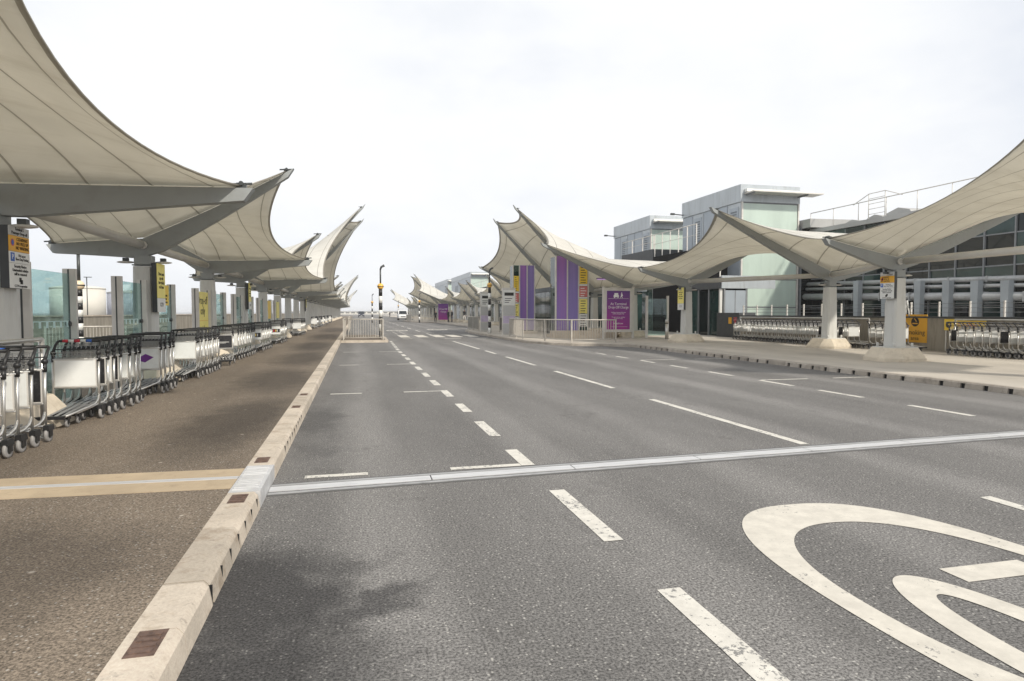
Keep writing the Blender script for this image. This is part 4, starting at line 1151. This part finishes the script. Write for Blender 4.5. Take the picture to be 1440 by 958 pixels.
ad_tower(10.33, 42.0, 1.5, 1.1, zr(11.), 4.75, True, 'purple advertising tower farther back beside the striped beacon')
t = empty('entrance_lobby', (12.6, 40.2, zr(14)), 'dark green glass entrance lobby between the purple towers', 'building')
m = MB().use(dark_int); m.box(.4, 6.5, .5, 5.8, 0, 2.9); m.build('core', None, t)
for i in range(5):
    p = MB().use(mid_glass); p.box(.3 + i * 1.25, 1.45 + i * 1.25, .3, .34, .1, 2.8); p.build('glass_pane', None, t)
    q = MB().use(steel_col if i == 1 else mull); q.box(.2 + i * 1.25, .3 + i * 1.25, .24, .4, 0, 3.0); q.build('mullion', None, t)
    p = MB().use(mid_glass); p.box(.22, .26, .5 + i * 1.05, 1.48 + i * 1.05, .1, 2.8); p.build('glass_pane', None, t)
m = MB().use(louvre_m); m.box(.1, 6.7, .1, 6., 2.82, 3.1); m.build('fascia', None, t)
lit, nt_, p_ = nodes_of('lit_strip'); p_.inputs['Emission Color'].default_value = (.45, .12, .8, 1); p_.inputs['Emission Strength'].default_value = .5
t = empty('strip_light', (14.2, 36.4, 3.55), 'thin glowing purple strip light over the dark entrance', 'light')
m = MB().use(lit); m.box(0, 2.4, 0, .08, 0, .05); m.build('tube', None, t)
m = MB().use(dark_steel); m.box(-.05, 2.45, -.02, .1, .051, .1); m.build('holder', None, t)
b = MB().use(beige_w); b.prism([(10.6, 33.6, zr(12)), (13.9, 32.9, zr(12)), (14.4, 33.6, zr(12)), (14.4, 34.4, zr(12)), (10.6, 34.4, zr(12))], (0, 0, .42)); tag(b.build('stone_plinth'), 'low beige stone plinth behind the curved railing', 'plinth')

t = empty('drop_off_sign', (12.98, 32.0, 0), 'purple drop-off charge sign in a grey frame', 'sign')
m = MB().use(alu_dull); m.box(-.14, 1.5, -.05, .1, .52, 2.86); m.build('frame', None, t)
m = MB().use(poster_p); m.box(.02, 1.34, -.062, -.051, .66, 2.72); m.build('sign_board', None, t)
for xx in (-.2, 1.5):
    m = MB().use(alu_dull); m.box(xx, xx + .1, -.04, .08, zr(13), 2.95); m.build('post', None, t)
letters('At Terminal', .19, white_ink, t, (.68, -.0645, 2.02)); letters('Drop-Off Charge', .2, white_ink, t, (.68, -.0645, 1.84), sx=.82)
letters('Vehicles entering this area\nwill be charged a fee', .078, white_ink, t, (.68, -.0645, 1.53)); letters('To pay visit our website\nor call us today', .078, white_ink, t, (.68, -.0645, 1.28)); letters('Heathrow', .13, white_ink, t, (.68, -.0645, .98))
m = MB().use(white_ink); m.box(.1, 1.26, -.0645, -.0625, 2.30, 2.312); m.box(.2, 1.2, -.0645, -.0625, .8, .808); m.build('rule_line', None, t)
m = MB().use(white_ink); m.box(.40, .70, -.0655, -.0625, 2.38, 2.50); m.box(.44, .66, -.0655, -.0625, 2.502, 2.60); m.box(.42, .48, -.0655, -.0625, 2.34, 2.378); m.box(.62, .68, -.0655, -.0625, 2.34, 2.378); m.build('car_symbol', None, t)
m = MB().use(white_ink); m.sphere((.86, -.064, 2.60), .035, 8, (1, .05, 1)); m.prism([(.82, -.0655, 2.56), (.90, -.0655, 2.56), (.93, -.0655, 2.45), (.88, -.0655, 2.44), (.92, -.0655, 2.34), (.88, -.0655, 2.34), (.85, -.0655, 2.42), (.80, -.0655, 2.34), (.77, -.0655, 2.34), (.82, -.0655, 2.46)], (0, .003, 0)); m.build('walker_symbol', None, t)
t = plate('paper_notice', (RX - .21, RY(4), 1.45), .3, .45, white_s, 'small white paper notice on the mast beside the purple sign', face='-x', th=.006)
letters('NO\nSMOKING', .06, ink, t, (-.0075, 0, 0), '-x')

def totem(x, y, label, kind):
    t = empty('information_totem', (x, y, zr(x)), label, 'totem', 'information totems at the crossing')
    m = MB().use(alu_dull); m.box(-.42, .42, -.12, .12, 0, 3.0); m.build('case', None, t)
    for (z0, z1, mm) in ((1.9, 2.85, white_s), (1.25, 1.87, grey_s), (.75, 1.22, mat('lilac_print', (.55, .47, .62), .4)), (.1, .7, grey_s)):
        m = MB().use(mm); m.box(-.38, .38, -.135, -.121, z0, z1); m.build('panel', None, t)
    m = MB().use(ink); m.box(-.3, .3, -.1385, -.136, 2.5, 2.7)
    for k in range(3): m.box(-.28, .2 - .1 * k, -.1385, -.136, 2.3 - .12 * k, 2.34 - .12 * k)
    m.build('small_print', None, t)
    letters('3', .34, ink, t, (.1, -.1375, .42)) if kind else None
    return t
totem(9.45, 39.6, 'white and lilac information totem beside the curved railing', 1)
totem(9.55, 47.5, 'grey information totem behind the striped beacon', 0)
t = empty('steel_bollard', (15.6, 30.2, zr(15.6)), 'round stainless steel bollard before the dark entrance', 'bollard')
m = MB().use(alu); m.lathe([(.085, 0), (.085, .78)], n=18); m.build('shaft', None, t)
m = MB().use(dark_steel); m.lathe([(.08, .78), (.08, .83)], n=18); m.build('neck_band', None, t)
m = MB().use(alu); m.lathe([(.085, .83), (.085, .98), (.07, 1.0)], n=18); m.build('cap', None, t)
for (y, x, l) in ((31.2, 14.6, 'glass screen beside the purple drop-off sign'),):
    t = empty('glass_screen', (x + .3, y, zr(15)), l, 'glass screen')
    for xx in (0, 1.2):
        m = MB().use(alu_dull); m.box(xx, xx + .1, -.06, .06, 0, 2.25); m.build('post', None, t)
    m = MB().use(pane_g); m.box(.11, 1.19, -.01, .01, .15, 2.1); m.build('pane', None, t)
t = empty('ticket_kiosk', (20.0, 30.5, zr(20)), 'dark kiosk with orange and red stickers at the wall end', 'kiosk')
m = MB().use(dark_s); m.box(0, 1., 0, 2.2, 0, 1.35); m.build('body', None, t)
m = MB().use(orange); m.box(-.012, 0, .7, 1., .75, 1.1); m.use(red_m); m.box(-.012, 0, .2, .5, .75, 1.1); m.build('sticker', None, t)

# ---------------------------------------------------------------- people
def person(x, y, z, rz, top, legs, label, h=1.75, hair=None, arm=0., step=.16):
    """one continuous skinned figure"""
    V = [(0, 0, .95), (0, 0, 1.12), (0, .01, 1.30), (0, .0, 1.45), (0, -.01, 1.53), (0, -.02, 1.63), (0, -.02, 1.72)]
    Rr = [.14, .13, .15, .12, .055, .085, .07]
    E_ = [(0, 1), (1, 2), (2, 3), (3, 4), (4, 5), (5, 6)]
    def chain(start, pts, rs):
        prev = start
        for p, r in zip(pts, rs):
            V.append(p); Rr.append(r); E_.append((prev, len(V) - 1)); prev = len(V) - 1
        return prev
    for s in (-1, 1):
        chain(0, [(s * .10, 0, .86), (s * .11, -s * step * .4, .48), (s * .11, s * step * .1 + (.0), .09), (s * .12, s * step * .1 - .14, .04)], [.105, .07, .05, .04])
        hnd = chain(3, [(s * .20, .0, 1.42), (s * .25, .03 - arm * .1, 1.14), (s * .25, -.06 - arm * .25, .90 + arm * .15), (s * .25, -.09 - arm * .3, .80 + arm * .16)], [.065, .05, .036, .035])
        for k in range(4): chain(hnd, [(s * (.235 + .012 * k), -.12 - arm * .32 + .012 * k, .735 + arm * .15 + .006 * k)], [.010])
        chain(hnd, [(s * .215, -.13 - arm * .3, .79 + arm * .15)], [.011])
    me = bpy.data.meshes.new('person'); me.from_pydata(V, E_, [])
    bm = bmesh.new(); bm.from_mesh(me); lay = bm.verts.layers.skin.verify()
    for v, r in zip(bm.verts, Rr): v[lay].radius = (r * (1.15 if r > .1 else 1), r * (.8 if r > .1 else 1)); v[lay].use_root = False
    bm.verts.ensure_lookup_table(); bm.verts[0][lay].use_root = True
    bm.to_mesh(me); bm.free()
    o = link('person', me); o.modifiers.new('Skin', 'SKIN'); sb = o.modifiers.new('Sub', 'SUBSURF'); sb.levels = sb.render_levels = 1
    bpy.context.view_layer.update()
    fin = bpy.data.meshes.new_from_object(o.evaluated_get(bpy.context.evaluated_depsgraph_get()))
    o.modifiers.clear(); o.data = fin
    fin.materials.clear()
    for m_ in (skin_m, top, legs, blackp, hair or ink): fin.materials.append(m_)
    for p in fin.polygons:
        c = p.center; p.use_smooth = True
        if c.z > 1.53: p.material_index = 4 if (c.z > 1.69 or c.y > .03) else 0
        elif c.z > 1.49: p.material_index = 0
        elif c.z > .93: p.material_index = 1 if not (abs(c.x) > .19 and c.z < .93) else 0
        elif abs(c.x) > .205: p.material_index = 0
        elif c.z > .10: p.material_index = 2
        else: p.material_index = 3
    k = h / 1.78; o.scale = (k, k, k); o.location = (x, y, z); o.rotation_euler = (0, 0, rz)
    return tag(o, label, 'person')
person(11.75, 97.0, PZ, .3, cloth_d, cloth_d, 'person in dark clothes standing behind the distant railing')
person(13.0, 92., zr(13), 2., cloth_d, cloth_d, 'person in black standing before the distant purple sign', 1.85)
person(13.6, 92.5, zr(13.6), -1.2, cloth_d, cloth_n, 'person in dark coat beside the pale distant mast', 1.85)
person(16.0, 96.0, zr(16), .2, cloth_d, cloth_w, 'person in black jacket and white trousers pulling a dark suitcase', 1.85, arm=.3)
person(10.6, 208., PZ, .5, cloth_d, cloth_d, 'tiny distant person by the last canopies')
person(14.3, 39.6, zr(14.3), .6, hivis, cloth_d, 'person in a hi-vis yellow jacket by the glass lobby', 1.7)
person(10.9, 41.2 + 5.6, zr(11), 1.2, cloth_d, cloth_d, 'person in black behind the white and lilac totem', 1.75)
t = empty('suitcase', (16.55, 96.1, zr(16)), 'dark upright suitcase beside the person in white trousers', 'suitcase')
m = MB().use(cloth_d); m.box(-.25, .25, -.14, .14, .06, .78); bevel(m.build('shell', None, t), .04)
m = MB().use(dark_steel); m.tube([(-.12, .1, .78), (-.12, .1, 1.05), (.12, .1, 1.05), (.12, .1, .78)], .012, 6); m.build('handle', None, t)
for xx in (-.18, .18):
    m = MB().use(blackp); m.lathe([(.035, -.02), (.035, .02)], (xx, 0, .035), 10, 'x'); m.build('wheel', None, t)

# distant purple sign by the people
t = empty('drop_off_sign', (12.0, 95.5, 0), 'distant purple drop-off sign behind the standing people', 'sign')
m = MB().use(poster_p); m.box(0, 1.5, 0, .1, .5, 2.9); m.build('sign_board', None, t)
for xx in (.05, 1.37):
    m = MB().use(alu_dull); m.box(xx, xx + .08, .11, .18, zr(12), 2.95); m.build('post', None, t)
letters('Drop-Off', .3, white_ink, t, (.75, -.003, 2.1)); letters('Charge', .3, white_ink, t, (.75, -.003, 1.7))

# ---------------------------------------------------------------- vehicles
def van(x, y, rz, sc, label, name='parked_van', body=car_white):
    t = empty(name, (x, y, 0), label, 'van', 'vehicles at the far end of the road', rz)
    b = MB().use(body)
    prof = [(-2.35, .35), (-2.35, .85), (-2.1, 1.02), (-1.35, 1.12), (-.75, 1.75), (-.4, 1.86), (1.9, 1.88), (2.25, 1.75), (2.35, 1.1), (2.35, .35)]
    b.prism([(-.88, yy, zz) for yy, zz in prof], (1.76, 0, 0)); o = b.build('body', None, t); bevel(o, .07, 3)
    w = MB().use(car_glass); w.prism([(-.74, -1.36, 1.15), (.74, -1.36, 1.15), (.66, -.80, 1.71), (-.66, -.80, 1.71)], (0, -.03, .025)); w.build('windscreen', None, t)
    for s in (-1, 1):
        q = MB().use(car_glass)
        q.prism([(s * .882, -1.0, 1.2), (s * .882, 2.0, 1.2), (s * .882, 1.95, 1.68), (s * .882, -.62, 1.68)], (s * .012, 0, 0)); q.build('side_window', None, t)
        h = MB().use(white_ink); h.sphere((s * .62, -2.33, .86), .15, 10, (1.1, .35, .6)); h.build('headlight', None, t)
        mi = MB().use(blackp); mi.box(s * .9, s * 1.06, -.98, -.84, 1.18, 1.38); mi.build('mirror', None, t)
        for yy in (-1.5, 1.45):
            wh = MB().use(blackp); wh.lathe([(.1, -.1), (.34, -.1), (.36, 0), (.34, .1), (.1, .1)], (s * .80, yy, .36), 18, 'x'); wo = wh.build('wheel', None, t)
            ri = MB().use(alu_dull); ri.lathe([(.2, -.105), (.21, .105)], (s * .80, yy, .36), 12, 'x'); ri.build('rim', None, wo)
    g_ = MB().use(blackp); g_.box(-.42, .42, -2.375, -2.352, .62, .74); g_.build('grille', None, t)
    n_ = MB().use(white_s); n_.box(-.26, .26, -2.39, -2.376, .5, .6); n_.build('number_plate', None, t)
    t.scale = (sc, sc, sc)
    return t
van(9.7, 138., 0, 1.12, 'white people carrier driving on the far road')
van(1.9, 225., 0, 1.1, 'tiny dark van far beyond the island railing', body=cloth_n)

# far end of the road: low terminal wing
t = empty('distant_building', (-60, 620, 0), 'long pale low building closing the far end of the road', 'building')
m = MB().use(tank_m); m.box(0, 120, 0, 20, -.1, 2.6); m.build('wall', None, t)
m = MB().use(roof_m); m.box(-.5, 120.5, -.5, 20, 2.61, 3.); m.build('roof', None, t)
for i in range(24):
    m = MB().use(car_glass); m.box(1 + i * 5, 4.4 + i * 5, -.08, -.01, 1.1, 2.0); m.build('window', None, t)

# thin air haze
hm, hn, hp = nodes_of('air'); hn.nodes.remove(hp)
pvx = N(hn, 'ShaderNodeVolumePrincipled'); pvx.inputs['Density'].default_value = .0005; pvx.inputs['Anisotropy'].default_value = .2; pvx.inputs['Color'].default_value = (.97, .98, 1., 1)
hn.links.new(pvx.outputs[0], hn.nodes['Material Output'].inputs['Volume'])
hb_ = MB().use(hm); hb_.box(-2600, 2600, -100, 4100, -1.6, 12.6); struct(hb_.build('haze'), 'stuff')

# ---------------------------------------------------------------- light, sky, camera
W = bpy.data.worlds.new('World'); S.world = W; W.use_nodes = True
nt = W.node_tree; bg = nt.nodes['Background']
SUN_EL, SUN_AZ = 38., 152.                # azimuth clockwise from +Y (road direction): behind the camera, to its right
sky = N(nt, 'ShaderNodeTexSky'); sky.sky_type = 'NISHITA'; sky.sun_disc = False
sky.sun_elevation = R(SUN_EL); sky.sun_rotation = R(SUN_AZ); sky.air_density = 1.; sky.dust_density = 2.
tc = N(nt, 'ShaderNodeTexCoord'); mp = N(nt, 'ShaderNodeMapping'); mp.inputs['Scale'].default_value = (1, 1, 2.2)
nt.links.new(tc.outputs['Generated'], mp.inputs[0])
cl = noise(nt, mp.outputs[0], 1.7, 6, .55)
cloud = ramp(nt, cl, [(.3, (.80, .84, .92)), (.6, (.96, .97, .98))])
sc_ = mix(nt, 1., sky.outputs[0], (.09, .09, .09), 'MULTIPLY')
cov = ramp(nt, cl, [(.25, .82), (.55, .97)])
nt.links.new(mix(nt, cov, sc_, cloud), bg.inputs[0]); bg.inputs[1].default_value = 1.0
sl = bpy.data.lights.new('Sun', 'SUN'); sl.energy = 3.2; sl.angle = R(3); sl.color = (1., .93, .82)
so = bpy.data.objects.new('Sun', sl); COL.objects.link(so)
az, el = R(SUN_AZ), R(SUN_EL)
dirv = Vector((math.sin(az) * math.cos(el), math.cos(az) * math.cos(el), math.sin(el)))
so.rotation_euler = dirv.to_track_quat('Z', 'Y').to_euler(); so.location = dirv * 60

cd = bpy.data.cameras.new('Camera'); cam = bpy.data.objects.new('Camera', cd); COL.objects.link(cam)
cd.sensor_width = 36; cd.lens = 22.5; cd.clip_end = 6000; cd.clip_start = .05
cam.location = (0, 0, 1.55)
cam.rotation_euler = (R(90 - 2.4813), 0, R(-13.7239))
S.camera = cam
S.view_settings.view_transform = 'Standard'; S.view_settings.look = 'None'; S.view_settings.gamma = 1; S.view_settings.exposure = .1
S.view_settings.use_curve_mapping = False
S.render.engine = 'CYCLES'; S.cycles.max_bounces = 6; S.cycles.volume_bounces = 2; S.cycles.transparent_max_bounces = 12; S.cycles.use_denoising = True
S.render.resolution_x, S.render.resolution_y = 1024, 681
